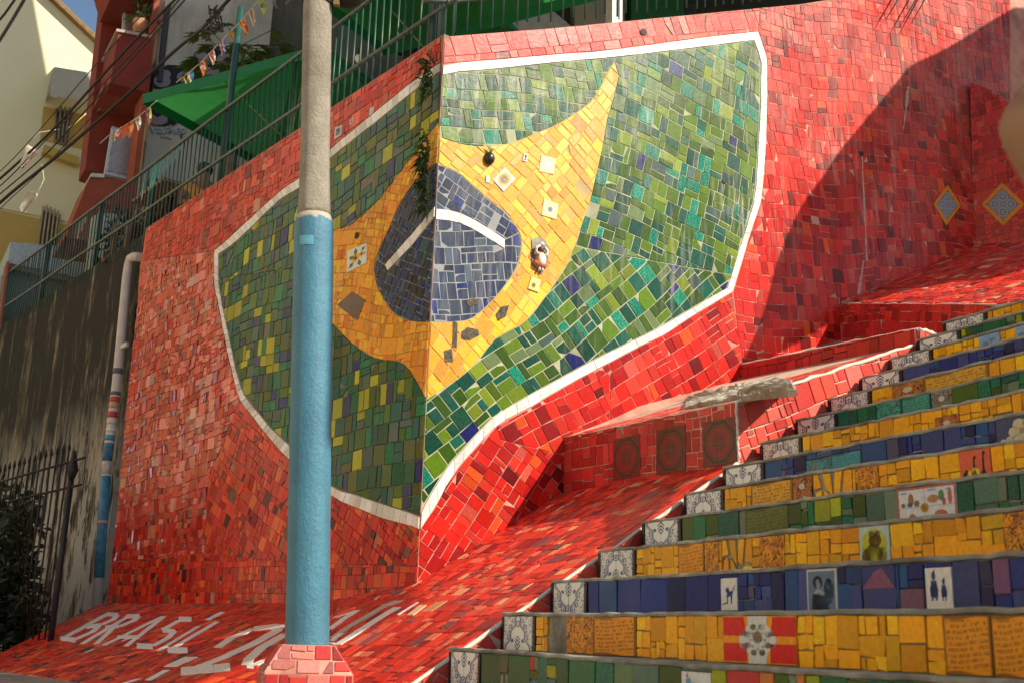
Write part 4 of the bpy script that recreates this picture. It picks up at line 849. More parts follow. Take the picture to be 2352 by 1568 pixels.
FROG = [(ellipse(.5, .55, .42, .4, 14), (.42, .42, .04)), (ellipse(.48, .33, .3, .26, 12), (.17, .1, .03)), (ellipse(.2, .28, .12, .2, 10), (.13, .07, .02)), (ellipse(.78, .3, .13, .2, 10), (.24, .16, .05)), (ellipse(.54, .66, .22, .16, 12), (.15, .085, .03)), (ellipse(.44, .8, .1, .09, 8), (.15, .085, .03)), (ellipse(.62, .8, .1, .09, 8), (.15, .085, .03)), (ellipse(.44, .8, .06, .045, 8), (.6, .6, .55)), (ellipse(.62, .8, .06, .045, 8), (.6, .6, .55)), ([(.4, .57), (.68, .6), (.66, .56), (.5, .53)], (.3, .07, .03))]
CATM = [([(.35, .4), (.7, .45), (.72, .6), (.4, .58)], (.02, .04, .2)), ([(.38, .2), (.44, .2), (.46, .45), (.38, .45)], (.02, .04, .2)), ([(.62, .22), (.68, .2), (.72, .45), (.62, .45)], (.02, .04, .2)), (ellipse(.42, .62, .12, .08, 8), (.02, .04, .2)), ([(.33, .66), (.38, .66), (.35, .76)], (.02, .04, .2)), ([(.45, .66), (.5, .66), (.5, .75)], (.02, .04, .2)), ([(.68, .5), (.8, .7), (.92, .82), (.86, .7), (.72, .48)], (.02, .04, .2)), ([(.1, .2), (.38, .26), (.38, .22), (.12, .16)], (.03, .05, .14))]
def penguin(x, s): return [([(x-.14*s, .3), (x+.14*s, .3), (x+.1*s, .3+.36*s), (x-.1*s, .3+.36*s)], (.045, .07, .22)), (ellipse(x, .3+.46*s, .075*s, .1*s, 8), (.035, .055, .18)), (ellipse(x, .32+.12*s, .15*s, .17*s, 10), (.05, .08, .24)), ([(x-.02, .3+.52*s), (x+.05, .3+.62*s), (x+.06, .3+.5*s)], (.035, .05, .16)), ([(x-.11*s, .2), (x-.03*s, .22), (x-.05*s, .31), (x-.1*s, .31)], (.05, .08, .22)), ([(x+.03*s, .2), (x+.11*s, .22), (x+.1*s, .31), (x+.05*s, .31)], (.05, .08, .22))]
PORT = [([(.06, .05), (.94, .05), (.94, .95), (.06, .95)], (.1, .17, .27)), (ellipse(.38, .7, .17, .15, 10), (.015, .02, .035)), (ellipse(.38, .66, .1, .11, 10), (.5, .55, .58)), ([(.15, .1), (.75, .1), (.62, .5), (.4, .52), (.2, .42)], (.03, .05, .085)), ([(.22, .46), (.6, .4), (.66, .46), (.4, .56)], (.42, .48, .52)), (ellipse(.74, .5, .16, .3, 12), (.05, .085, .14)), (ellipse(.74, .66, .1, .12, 8), (.12, .2, .3))]
CREST = []
def crest():
    W_ = (.58, .6, .57); R_ = (.6, .012, .01); O_ = (.68, .3, .012)
    L = [([(0, .58), (.34, .58), (.3, .98), (0, .98)], R_), ([(.66, .58), (1, .58), (1, .98), (.7, .98)], R_), ([(0, .03), (.34, .03), (.34, .42), (0, .42)], R_), ([(.66, .03), (1, .03), (1, .42), (.66, .42)], R_)]
    L += [([(.36, 1), (.62, 1), (.62, .8), (.73, .65), (.75, .5), (.72, .36), (.62, .22), (.6, 0), (.36, 0), (.36, .2), (.25, .35), (.23, .5), (.25, .64), (.36, .8)], W_), (ellipse(.49, .55, .075, .13, 10), (.28, .13, .04)), (ellipse(.49, .57, .05, .08, 8), (.5, .35, .15))]
    for k in range(8):
        a = k*math.pi/4+.4; L.append((ellipse(.49+.15*math.cos(a), .5+.29*math.sin(a), .045, .07, 7), (.24, .17, .08) if k % 2 else (.12, .15, .06)))
        L.append((ellipse(.49+.1*math.cos(a+.4), .5+.2*math.sin(a+.4), .02, .03, 6), (.3, .4, .5)))
    return L
SCENE4 = [([(0, 0), (1, 0), (1, .05), (0, .05)], (.45, .12, .07)), ([(0, .95), (1, .95), (1, 1), (0, 1)], (.45, .12, .07)), ([(0, .05), (.03, .05), (.03, .95), (0, .95)], (.45, .12, .07)), ([(.97, .05), (1, .05), (1, .95), (.97, .95)], (.45, .12, .07)), ([(.47, .05), (.48, .05), (.48, .95), (.47, .95)], (.4, .4, .38)), ([(.03, .5), (.97, .5), (.97, .52), (.03, .52)], (.4, .4, .38)),
          (ellipse(.47, .48, .07, .12, 10), (.5, .22, .04)), (ellipse(.47, .48, .04, .07, 8), (.62, .4, .08))]
for x, y, w_, h_, c in ((.24, .7, .05, .16, (.3, .14, .08)), (.22, .58, .05, .06, (.08, .16, .4)), (.1, .58, .04, .06, (.2, .14, .06)), (.34, .6, .05, .08, (.14, .14, .07)), (.62, .68, .1, .1, (.42, .2, .08)), (.76, .74, .05, .14, (.1, .2, .1)), (.8, .58, .03, .1, (.4, .08, .05)), (.9, .7, .035, .2, (.45, .12, .08)), (.25, .22, .07, .14, (.4, .13, .08)), (.33, .17, .07, .1, (.08, .09, .08)), (.1, .12, .04, .06, (.3, .08, .05)), (.74, .3, .11, .1, (.46, .13, .08)), (.75, .17, .08, .11, (.44, .12, .08)), (.6, .2, .05, .06, (.42, .2, .1)), (.12, .88, .07, .03, (.2, .35, .6)), (.6, .9, .08, .03, (.2, .35, .6)), (.88, .88, .05, .03, (.2, .35, .6)), (.7, .08, .16, .03, (.25, .4, .6)), (.3, .07, .14, .03, (.25, .4, .6))):
    SCENE4.append((ellipse(x, y, w_, h_, 9), c))
LAND = [([(0, .35), (1, .45), (1, 1), (0, 1)], (.2, .36, .6)), (ellipse(.3, .65, .2, .1, 9), (.55, .6, .65)), (ellipse(.65, .75, .18, .09, 9), (.5, .56, .64)), ([(0, 0), (1, 0), (1, .25), (.7, .32), (.55, .2), (.3, .35), (0, .3)], (.16, .17, .08)), ([(.08, .2), (.14, .2), (.14, .5), (.08, .5)], (.4, .3, .16)), ([(.78, .2), (.86, .2), (.86, .42), (.78, .42)], (.4, .3, .16))]
BIRD = [(ellipse(.45, .62, .26, .16, 9, .4), (.1, .3, .5)), (ellipse(.6, .35, .24, .22, 9), (.05, .3, .2)), (ellipse(.62, .16, .2, .14, 8), (.5, .14, .05)), (ellipse(.25, .8, .1, .08, 7), (.12, .3, .5)), ([(.15, .9), (.22, .98), (.26, .86)], (.4, .1, .05)), (ellipse(.3, .3, .15, .2, 8), (.12, .28, .5))]
FLOWER = [(ellipse(.6+.2*math.cos(k*1.05), .6+.22*math.sin(k*1.05), .13, .15, 8), (.5, .44, .28)) for k in range(6)]+[(ellipse(.6, .6, .1, .1, 8), (.35, .25, .1))]+[(ellipse(.25+.12*math.cos(k*1.26), .25+.16*math.sin(k*1.26), .08, .1, 7), (.46, .4, .28)) for k in range(5)]
BROKEN = 'broken'
SPEC = {   # step: (x0, x1 in photo pixels, kind, colour, label, lo, hi)
 1: [(1572, 1640, BIRD, (.6, .62, .62), 'white tile painted with a blue and green bird', 0, .92)],
 2: [(1262, 1303, 'bare', None, None, 0, 1), (1305, 1368, 'ink', OR, 'orange tile with an ink drawing of a figure', 0, 1), (1368, 1466, 'script', OR, 'orange scroll tile with handwritten lines', 0, 1), (1668, 1836, 'crest', (.76, .3, .005), 'red and yellow tile panel with a white crest in the middle', 0, 1), (2172, 2282, 'script', OR, 'large orange scroll with faded handwriting', 0, 1), (2284, 2380, 'script', OR, None, 0, 1)],
 3: [(1660, 1698, CATM, (.62, .62, .58), 'white tile with a small blue cat', .1, .9), (1858, 1928, PORT, (.45, .47, .45), 'blue tile picture of two seated figures', 0, 1), (1985, 2062, [([(0, 0), (1, 0), (.62, .9), (.4, .75)], (.2, .07, .14))], (.03, .04, .16), None, .52, 1), (2070, 2125, [], (.16, .07, .13), None, 0, .5), (2130, 2192, penguin(.33, 1.1)+penguin(.7, .78), (.64, .62, .58), 'white tile with two blue penguins', .08, .9), (2285, 2325, [], (.15, .06, .15), None, .35, 1)],
 4: [(1562, 1622, 'script', OR, 'orange scroll tile with handwritten lines', 0, 1), (1622, 1655, 'ink', OR, None, 0, 1), (1662, 1732, BROKEN, None, None, 0, 1), (1748, 1806, 'ink', OR, 'orange tile with an ink drawing of a standing figure', 0, 1), (1978, 2048, FROG, (.36, .5, .46), 'tile painted with a brown frog on green', 0, 1), (2310, 2400, 'ink', OR, None, 0, 1)],
 5: [(1716, 1816, 'script', (.1, .13, .02), 'olive tile with handwritten lines', 0, 1), (2066, 2202, SCENE4, (.58, .6, .62), 'panel of four white tiles painted with village scenes', 0, 1)],
 6: [(1728, 1824, 'script', (.68, .33, .02), 'orange scroll tile with handwritten lines', 0, 1), (1824, 1868, 'inkw', (.5, .16, .03), 'brown tile with a drawn figure', 0, 1), (1872, 1962, BROKEN, None, None, 0, 1), (1968, 2022, 'ink', OR, 'orange tile with an ink drawing', 0, 1), (2208, 2280, GIR, (.6, .09, .035), 'red tile with three black giraffes', 0, 1)],
 7: [(1855, 1912, 'ink', (.04, .26, .3), 'turquoise tile with an ink drawing', 0, .8), (1912, 1982, 'script', (.04, .27, .31), 'turquoise scroll with handwritten lines', 0, .85), (2290, 2400, FLOWER, (.05, .06, .14), 'blue tile with cream flowers', 0, 1)],
 8: [(2150, 2206, 'inkw', (.42, .13, .03), 'brown tile with a drawn figure', 0, .75)],
 9: [(2017, 2072, 'ink', (.04, .3, .22), 'turquoise tile with an ink drawing', 0, 1), (2074, 2140, 'script', (.04, .28, .21), 'turquoise tile with handwritten lines', 0, 1), (2142, 2190, 'inkw', (.22, .22, .17), None, 0, 1)],
 10: [(2052, 2124, 'inkw', (.5, .18, .03), 'orange tile with an ink drawing', 0, 1), (2124, 2274, 'script', (.62, .33, .03), 'long orange scroll with handwritten lines', 0, 1)],
 12: [(2252, 2300, LAND, (.2, .36, .6), 'tile painted with a blue sky over a town', 0, 1), (2336, 2390, LAND, (.2, .36, .6), None, 0, 1)]}
LASTI = 14
for i in range(-9, LASTI+1):
    ph = 1.125-0.0025*max(i-1, -1); O = step_pt(i-1); A = V3(math.cos(ph), -math.sin(ph), 0); fr = Frame(O, A, UP); nv = fr.N
    LEN = 4.25; mb = MB(); dp = 0.36 if i < LASTI else 2.6
    mb.quad_prism([fr.p3(0.012, 0), fr.p3(LEN, 0), fr.p3(LEN, 0)-nv*dp, fr.p3(0.012, 0)-nv*dp], V3(0, 0, -0.6))
    # uneven mortar nosing
    n_ = 60; prof = [(-.012, .002), (-.010, .013), (-.002, .015), (.004, .01), (.005, -.03)]; V = []
    for k in range(n_+1):
        a = .006+(LEN-.006)*k/n_; j1 = rnd.uniform(-.004, .005); j2 = rnd.uniform(-.005, .004)
        V += [fr.p3(a, z_+(j1 if 0 < q < 4 else 0)+.003*math.sin(a*2.1+i), h_+(j2 if 0 < q < 4 else 0)) for q, (z_, h_) in enumerate(prof)]
    mb.add(V, [(k*5+q, (k+1)*5+q, (k+1)*5+q+1, k*5+q+1) for k in range(n_) for q in range(4)]+[tuple(range(5))], smooth=False)
    st = mb.build('step', STEPC, stair)
    if i < 0: continue
    mo = Mosaic(); lo, hi = -.166, -.011
    def a_of(u):
        x0, x1 = -1, 4.4
        for _ in range(40):
            m_ = (x0+x1)/2
            if proj(fr.p3(m_, -.05))[0] < u: x0 = m_
            else: x1 = m_
        return x0
    rect = lambda a, b, c=lo, d=hi, g=.0012: [(a+g, c+g), (b-g, c+g), (b-g, d-g), (a+g, d-g)]
    mo.tile(fr, rect(0.0, .028), ((.012, .012, .011, 1) if i % 4 else (.05, .018, .01, 1)), 'dark_edge_tile', G_STEP, .013)
    fl_ = bool(i % 2)
    for a, b, u0 in ((.03, .179, -1), (.181, .33, 0)):
        def uvf(p, a=a, b=b, u0=u0, fl_=fl_):
            v_ = (p[1]-lo)/(hi-lo); return (u0+(p[0]-a)/(b-a), 1-v_ if fl_ else v_)
        mo.tile(fr, rect(a, b, g=.0006), (1, 1, 1, 1) if i not in (8, 10) else (1, .93, .9, 1), 'blue_white_tile', AZUL, .0115, uvs=uvf, tilt=.003)
    mo.tile(fr, rect(.334, .358), (.035, .02, .014, 1), 'dark_edge_tile', G_STEP, .012)
    pal = STEPPAL[i]; nm = CNAME[id(pal)]; cur = .364; spans = []
    for (u0, u1, kind, col, lab, vl, vh) in SPEC.get(i, []):
        a, b = a_of(u0), a_of(u1)
        spans.append((cur, a, lo, hi)); cur = b
        l2, h2 = lo+(hi-lo)*vl, lo+(hi-lo)*vh
        if vl > .04: spans.append((a, b, lo, l2))
        if vh < .96: spans.append((a, b, h2, hi))
        q = rect(a, b, l2, h2)
        if kind == 'bare':
            pass
        elif kind == BROKEN:
            cs = [(a+(b-a)*t_, lo+(hi-lo)*s_) for t_, s_ in ((.02, .02), (.98, .02), (.98, .98), (.02, .98))]
            sh = [[(0, 0), (.22, 0), (.2, .52), (.06, .46)], [(0, .55), (.2, .6), (.12, 1), (0, 1)], [(.24, 1), (.3, .58), (.48, .3), (.44, .98)], [(.28, .02), (.52, .06), (.36, .4), (.27, .5)], [(.56, 1), (.52, .4), (.66, .3), (.74, 1)], [(.58, .06), (.98, 0), (.98, .24), (.7, .26)], [(.8, 1), (.74, .38), (.98, .32), (.98, 1)]]
            for p in sh: mo.tile(fr, [(a+(b-a)*x, lo+(hi-lo)*y) for x, y in p], pick(STEP_YEL), 'yellow_tile', G_STEP, .009)
        elif kind == 'crest':
            special(mo, fr, q, col, 'crest_panel', G_STEP, crest(), lab)
        elif kind in ('script', 'ink', 'inkw'):
            special(mo, fr, q, col, 'scroll_tile' if kind == 'script' else 'drawn_tile', SCRIPT if kind == 'script' else INK, [(ellipse(.5, .72, .16, .1, 8), (.5, .45, .38)), (ellipse(.62, .3, .12, .14, 8), (.42, .36, .3))] if kind == 'inkw' else [], lab)
        else:
            special(mo, fr, q, col, 'picture_tile' if kind else 'plain_tile', WHITE if col[0] > .3 else G_STEP, kind, lab)
    spans.append((cur, LEN, lo, hi))
    for (a, b, c_, d_) in spans:
        if b-a < .012: continue
        rs = []; x = a
        while x < b-.01:
            w_ = min(b-x, rnd.choice((.13, .1, .16, .2, .075)))
            if b-x-w_ < .035: w_ = b-x
            if pal is STEP_YEL or rnd.random() < .4: rect_split(x, c_, x+w_, d_, .105, rs, .45)
            else: rs.append((x, c_, x+w_, d_))
            x += w_
        for (x0, y0, x1, y1) in rs:
            jj = rnd.choice((.002, .003, .006)); j = lambda: rnd.uniform(-jj, jj)
            q = inset([(x0+j(), y0+j()), (x1+j(), y0+j()), (x1+j(), y1+j()), (x0+j(), y1+j())], .0016)
            c2 = pick(pal)
            if i == 1 and rnd.random() < .2: c2 = rnd.choice([(.45, .03, .03, 1), (.03, .15, .2, 1), (.5, .16, .03, 1)])
            mo.tile(fr, q, c2, nm, G_STEP, .009)
    mo.link(st)

# ------------------------------------------------------------ lamp post
base = at(706, 1452, 5.6); topp = at(729.5, 0, 5.6); ax_ = unit(topp-base)
def on_axis(v):
    lo_, hi_ = -1.2, 6
    for _ in range(50):
        m_ = (lo_+hi_)/2
        if proj(base+ax_*m_)[1] > v: lo_ = m_
        else: hi_ = m_
    return lo_
def rpx(t, w_): return 0.5*w_*(M @ (base+ax_*t))[2]/F
gz = ground_z(base[0], base[1])
lamp = empty('lamp_post', (float(base[0]), float(base[1]), float(gz))); tag(lamp, 'round lamp post, sky blue below and bare concrete above, on a red tiled plinth', 'lamp post')
PAINT = None
def post_paint():
    m, n, b = mat_new('flaking_blue_paint'); P = pos(n)
    col = mixc(n, ramp(n, noise(n, P, 5, 5), 0.3, 0.7), (0.033, 0.155, 0.235), (0.052, 0.205, 0.29))
    col = mixc(n, mth(n, 'MULTIPLY', ramp(n, noise(n, P, 2.2, 6, 0.7), 0.58, 0.72), 0.55), col, (0.2, 0.36, 0.38))
    drip = mth(n, 'MULTIPLY', ramp(n, noise(n, mapping(n, P, (26, 26, 1.0)), 1.0, 4), .56, .66), ramp(n, noise(n, P, 2.6, 3), .42, .6))
    col = mixc(n, mth(n, 'MULTIPLY', drip, .5), col, (0.05, 0.12, 0.15))
    col = mixc(n, mth(n, 'GREATER_THAN', noise(n, P, 30, 3), 0.72), col, (0.03, 0.05, 0.06))
    sz = n.nodes.new('ShaderNodeSeparateXYZ'); n.links.new(P, sz.inputs[0]); ze = float((base+ax_*on_axis(500))[2])
    up_ = mth(n, 'ADD', mth(n, 'SUBTRACT', sz.outputs[2], ze), mth(n, 'MULTIPLY', mth(n, 'SUBTRACT', noise(n, P, 16, 5), .5), .11))
    col = mixc(n, ramp(n, mth(n, 'ADD', up_, .02), -.006, .004), col, (0.42, 0.38, 0.29))
    low_ = mth(n, 'ADD', mth(n, 'SUBTRACT', sz.outputs[2], ze-2.1), mth(n, 'MULTIPLY', mth(n, 'SUBTRACT', noise(n, P, 5, 5), .5), 1.0))
    col = mixc(n, mth(n, 'MULTIPLY', ramp(n, low_, .2, -.5), .3), col, (0.12, 0.2, 0.2))
    n.links.new(col, b.inputs['Base Color']); b.inputs['Roughness'].default_value = 0.5
    h = mth(n, 'ADD', noise(n, mapping(n, P, (1, 1, .7)), 55, 7, 0.7), mth(n, 'MULTIPLY', noise(n, P, 7, 3), .5)); bump(n, b, h, 0.7, 0.009)
    return m
def post_conc():
    m, n, b = mat_new('rough_post_concrete'); P = pos(n)
    col = mixc(n, ramp(n, noise(n, P, 6, 7, 0.65), 0.3, 0.72), (0.27, 0.235, 0.175), (0.45, 0.4, 0.32))
    col = mixc(n, mth(n, 'MULTIPLY', ramp(n, noise(n, mapping(n, P, (1, 1, .3)), 9, 5), 0.55, 0.75), 0.7), col, (0.2, 0.16, 0.11))
    n.links.new(col, b.inputs['Base Color']); b.inputs['Roughness'].default_value = 0.95
    bump(n, b, noise(n, mapping(n, P, (1, 1, .8)), 60, 8, 0.75), 1.0, 0.02); return m
def shaft(rows, name, mat, n=40, rough=0.0):
    mb = MB(); V = []; pts = []
    for v, w_ in rows:
        t = on_axis(v); pts.append((base+ax_*t, rpx(t, w_)))
    fine = resample([tuple(p)+(r,) for p, r in pts], 60)
    mb.tube([V3(*q[:3]) for q in fine], [q[3]*(1+rough*rnd.uniform(-1, 1)) for q in fine], n); return mb.build(name, mat, lamp)
shaft([(1500, 101), (1460, 100.5), (1200, 96.5), (1000, 95), (800, 92.5), (600, 90), (540, 89), (520, 88), (505, 84), (497, 78), (492, 73)], 'painted_shaft', post_paint(), rough=.002)
CONP = post_conc()
SCR = plain('pale_sticker_scrap', (.1, .36, .47), .5, 0, .2, 60)
for v0, a0s, da_, hh_ in ((566, -2.15, .75, .05), (760, -2.4, .12, .03), (1130, -1.3, .18, .012)):
    c_ = base+ax_*on_axis(v0); r_ = rpx(on_axis(v0), 90.5)+.0012; u_ = V3(1, 0, 0); w2 = np.cross(ax_, u_); mb = MB(); ks = np.linspace(a0s, a0s+da_, 9)
    mb.add([c_+r_*(math.cos(a)*u_+math.sin(a)*w2)*1.0+ax_*z_ for z_ in (-hh_/2, hh_/2) for a in ks], [(k, k+1, k+10, k+9) for k in range(8)]); mb.build('sticker', SCR if v0 != 760 else plain('grey_scrap', (.3, .32, .32), .6), lamp)
shaft([(500, 77), (480, 76), (440, 71), (404, 70), (402, 68.5), (382, 69), (378, 67), (200, 66), (100, 65.5), (0, 64.5), (-160, 63)], 'concrete_shaft', CONP, rough=.006)
BLK = plain('black_rubber', (0.015, 0.015, 0.014), 0.6)
t = on_axis(4); mb = MB()
for k, dv in ((0, 0), (1, 7)): 
    c_ = base+ax_*on_axis(4+dv*.6); r = rpx(t, 66.5); u = V3(1, 0, 0); v2 = np.cross(ax_, u)
    mb.tube([c_+(r+.004)*(math.cos(a)*u+math.sin(a)*v2)-ax_*.012*math.cos(a) for a in np.linspace(0, 2*math.pi, 25)], .005, 5)
mb.build('strap', BLK, lamp)
p = base+ax_*on_axis(2)
mb = MB(); mb.ball(p+V3(.16, .02, .03), (.09, .07, .05), 12); mb.build('cable_box', BLK, lamp)
mb = MB(); mb.box(p+V3(.112, -.03, -.03), .03, .03, .03); mb.build('clamp', plain('brass_clamp', (0.4, 0.28, 0.12), 0.4, .6), lamp)
mb = MB()
for k in range(4): mb.tube([at(690-k*4, -20, 5.58), at(664-k*3, 2+k*2, 5.56), at(655+k*2, 20+k*3, 5.55), at(640-k*2, 24-k*2, 5.56), at(632-k*2, 8, 5.58), at(636, -20, 5.6)], .0028, 5)
mb.build('cable_loop', BLK, lamp)
# plinth: a turned square block with a hipped top
th = math.radians(16); fx = V3(math.cos(th), math.sin(th), 0); fy = V3(math.sin(th), -math.cos(th), 0)   # fx along the front, fy out of the front
rim = at(639, 1545, 5.42); wP = 0.405; cP = V3(base[0], base[1], 0); zr = rim[2]
cr = [(-1, 1), (1, 1), (1, -1), (-1, -1)]; q0 = [cP+fx*x*wP/2+fy*y*wP/2+UP*(gz-.3) for x, y in cr]; q1 = [cP+fx*x*wP/2+fy*y*wP/2+UP*zr for x, y in cr]
rt = .12; q2 = [cP+fx*x*rt+fy*y*rt+UP*(zr+.128) for x, y in cr]
mb = MB(); mb.add(q0+q1+q2, [(0, 1, 5, 4), (1, 2, 6, 5), (2, 3, 7, 6), (3, 0, 4, 7), (4, 5, 9, 8), (5, 6, 10, 9), (6, 7, 11, 10), (7, 4, 8, 11), (8, 9, 10, 11)])
pl = mb.build('plinth', GROUT_R, lamp); mo = Mosaic()
for k in range(4):
    j = (k+1) % 4
    for (a, b, c_, d_) in ((q0[k], q0[j], q1[j], q1[k]), (q1[k], q1[j], q2[j], q2[k])):
        fr = Frame(a, b-a, d_-a); 
        out_ = (a+b)/2-cP
        if np.dot(fr.N, out_) < 0: fr.N = -fr.N; fr.flip = not fr.flip
        mo.fill(fr, [fr.p2(x) for x in (a, b, c_, d_)], 0, .115, [((0.55, 0.05, 0.04), 4), ((0.5, 0.16, 0.13), 3), ((0.4, 0.03, 0.03), 2), ((0.34, 0.1, 0.1), 1.4)], 'red_tile', G_RAMP, p_stop=.75, g=.004, asp=1.0, th=.006, wob=.006)
mo.link(pl)

# ------------------------------------------------------------ old stained wall, terrace and railings
def stained():
    m, n, b = mat_new('black_stained_plaster'); P = pos(n)
    base_ = mixc(n, ramp(n, noise(n, P, 4, 7, .65), .3, .7), (0.15, 0.115, 0.055), (0.36, 0.3, 0.19))
    st = noise(n, mapping(n, P, (3.0, 3.0, .45)), 1.5, 10, .78); sz = n.nodes.new('ShaderNodeSeparateXYZ'); n.links.new(P, sz.inputs[0])
    up = ramp(n, sz.outputs[2], -0.5, 3.6); k = ramp(n, mth(n, 'ADD', st, mth(n, 'MULTIPLY', up, .10)), .445, .555)
    col = mixc(n, k, base_, (0.018, 0.016, 0.011))
    pale = mth(n, 'MULTIPLY', ramp(n, noise(n, mapping(n, P, (3, 3, .8)), 1.7, 8, .72), .46, .51), mth(n, 'SUBTRACT', 1.0, ramp(n, sz.outputs[2], .8, 2.6)))
    col = mixc(n, pale, col, (0.6, 0.58, 0.5)); n.links.new(col, b.inputs['Base Color']); b.inputs['Roughness'].default_value = .95
    bump(n, b, noise(n, P, 22, 8, .7), .7, .02); return m
DW = Frame(C0-LW.N*0.12, WD, UP); da = DW.px(325, 542)[0]-.08
mb = MB(); P = [(da, -.8), (da, 4.30), (13.5, 4.33), (13.5, -.8)]; mb.quad_prism([DW.p3(a, b) for a, b in P], -DW.N*.4)
thing_mesh('stained_wall', mb, stained(), 'old plaster retaining wall blackened by damp, left of the red mosaic', 'wall')
mb = MB(); tr = [C0-LW.N*.3, C0-LW.N*.3+WD*14, C0-LW.N*.3+WD*14-LW.N*14, C0+SC*14-RW.N*9, C0+SC*9-RW.N*.4]
mb.quad_prism([V3(p[0], p[1], 3.75) for p in tr], V3(0, 0, -.3)); thing_mesh('terrace_floor', mb, CONC, 'concrete terrace floor behind the railings', None, None, 'structure')
GREENP = plain('dark_green_paint', (0.02, 0.075, 0.062), 0.4, 0, .3); RAILP = plain('worn_rail_paint', (0.09, 0.12, 0.10), 0.4, .3, .4)
rl = empty('terrace_railing', [float(x) for x in C0-LW.N*.12+UP*4.2]); tag(rl, 'dark green iron railing with two handrails above the shaded wall', 'railing', 'railings of the terrace')
RF = Frame(C0-LW.N*.12, WD, UP)
for z_ in (5.16, 4.6):
    mb = MB(); mb.tube([RF.p3(a, z_+.006*math.sin(a*1.7)) for a in np.linspace(-.02 if z_ < 5 else .0, 12, 40)], .018, 8); mb.build('handrail', RAILP, rl)
mb0 = MB(); mb0.tube([RF.p3(0, 4.2), RF.p3(0, 5.16)], .0085, 6); ob = mb0.build('baluster', GREENP, rl); a = .06; ob.location = Vector([float(x) for x in RF.A*a])
while a < 11.9:
    a += .112; o2 = ob.copy(); COL.objects.link(o2); o2.location = Vector([float(x) for x in RF.A*(a+rnd.uniform(-.01, .01))]); o2.rotation_euler = (rnd.uniform(-.006, .006), rnd.uniform(-.006, .006), 0)
for q, top_ in (((337, 480), 5.2), ((228, 480), 5.2), ((1008, 60), 5.2), ((95, 640), 5.2)):
    a = RF.px(*q)[0]; mb = MB(); mb.tube([RF.p3(a, 4.15, -.03), RF.p3(a, top_, -.03)], .034, 8); mb.build('post', GREENP, rl)
pq = RF.px(494, 415); pt = RF.px(544, 14)
mb = MB(); mb.tube([RF.p3(pq[0], 4.15, -.05), RF.p3(pt[0], pt[1], -.05)], .036, 8); thing_mesh('flag_pole', mb, GREENP, 'tall thin green pole rising above the left railing among the bunting', 'pole')
rr = empty('terrace_railing', [float(x) for x in C0-RW.N*.15+UP*4.3]); tag(rr, 'dark green iron railing rising above the sunlit wall', 'railing', 'railings of the terrace')
RG = Frame(C0-RW.N*.15, SC, UP); sl = .415
for dz in (0, .56):
    mb = MB(); mb.tube([RG.p3(-.12, 4.55+dz), RG.p3(.1, 4.62+dz)]+[RG.p3(a, 4.58+sl*a+dz) for a in np.linspace(.3, 8, 30)], .019, 8); mb.build('handrail', RAILP, rr)
mb0 = MB(); mb0.tube([RG.p3(0, 4.33), RG.p3(0, 5.12)], .0085, 6); ob = mb0.build('baluster', GREENP, rr); ob.location = Vector([float(x) for x in RG.A*.05+UP*.02])
a = .05
while a < 7.8:
    a += .106; o2 = ob.copy(); COL.objects.link(o2); o2.location = Vector([float(x) for x in RG.A*(a+rnd.uniform(-.012, .012))+UP*(a*sl+rnd.uniform(-.02, .015))])
g1 = RG.px(1426, 30)[0]; mb = MB(); mb.box(RG.p3(g1, 4.5+g1*.41, -.1), .1, .1, 2.4, SC, RW.N, UP); mb.build('post', plain('galvanised_post', (0.42, 0.43, 0.42), .5, .2, .15), rr)
mb = MB(); a_ = RF.px(974, 60)[0]; mb.tube([RF.p3(a_, 4.15, -.1), RF.p3(a_, 6.8, -.1)], .045, 10); thing_mesh('canopy_mast', mb, plain('blue_green_mast', (0.012, 0.06, 0.075), .35), 'thick blue-green mast standing just left of the wall corner', 'mast')

# parasols over the terrace
CU, CW = V3(-.87, .49, 0), V3(.49, .87, 0); CU = unit(CU); CW = unit(CW)
GREENC = cloth('green_canvas', (0.05, 0.3, 0.07), .6); GREENE = cloth('green_valance', (0.015, 0.24, 0.09), .3)
STEEL = plain('dull_steel', (0.36, 0.34, 0.28), .45, .4)
def parasol(nl, size_u, size_w, rise, label, drop=.13):
    """nl = near-left corner of the canopy; edges run along -CU (right) and CW (away)"""
    c = [nl, nl-CU*size_u, nl-CU*size_u+CW*size_w, nl+CW*size_w]; ap_ = sum(c)/4+UP*rise
    root = empty('parasol', [float(ap_[0]), float(ap_[1]), 3.75]); tag(root, label, 'parasol', 'green parasols on the terrace')
    mb = MB(); n_ = 8
    for k in range(4):
        p, q = c[k], c[(k+1) % 4]
        for i in range(n_):
            for j in range(n_-i):
                f = lambda i_, j_: (lambda u, v: ap_+(p-ap_)*u+(q-ap_)*v-UP*.10*math.sin(math.pi*min(u+v, 1))*rise)(i_/n_, j_/n_)
                mb.add([f(i, j), f(i+1, j), f(i, j+1)], [(0, 1, 2)], smooth=True)
                if j < n_-i-1: mb.add([f(i+1, j), f(i+1, j+1), f(i, j+1)], [(0, 1, 2)], smooth=True)
    mb.build('canopy', GREENC, root)
    for k in range(4):
        p, q = c[k], c[(k+1) % 4]; mb = MB(); mb.quad_prism([p, q, q-UP*drop, p-UP*drop], .004*unit(np.cross(q-p, UP))); mb.build('valance', GREENE, root)
    mb = MB(); cc_ = sum(c)/4; mb.tube([V3(cc_[0], cc_[1], 3.75), ap_], .025, 8); mb.build('pole', STEEL, root)
    for k in range(4): 
        mb = MB(); mb.tube([c[k]-UP*.02, ap_-UP*.03], .011, 5); mb.build('rib', STEEL, root)
        mb = MB(); mb.tube([cc_-UP*.45, (c[k]+ap_)/2-UP*.05], .009, 5); mb.build('strut', STEEL, root)
    return root
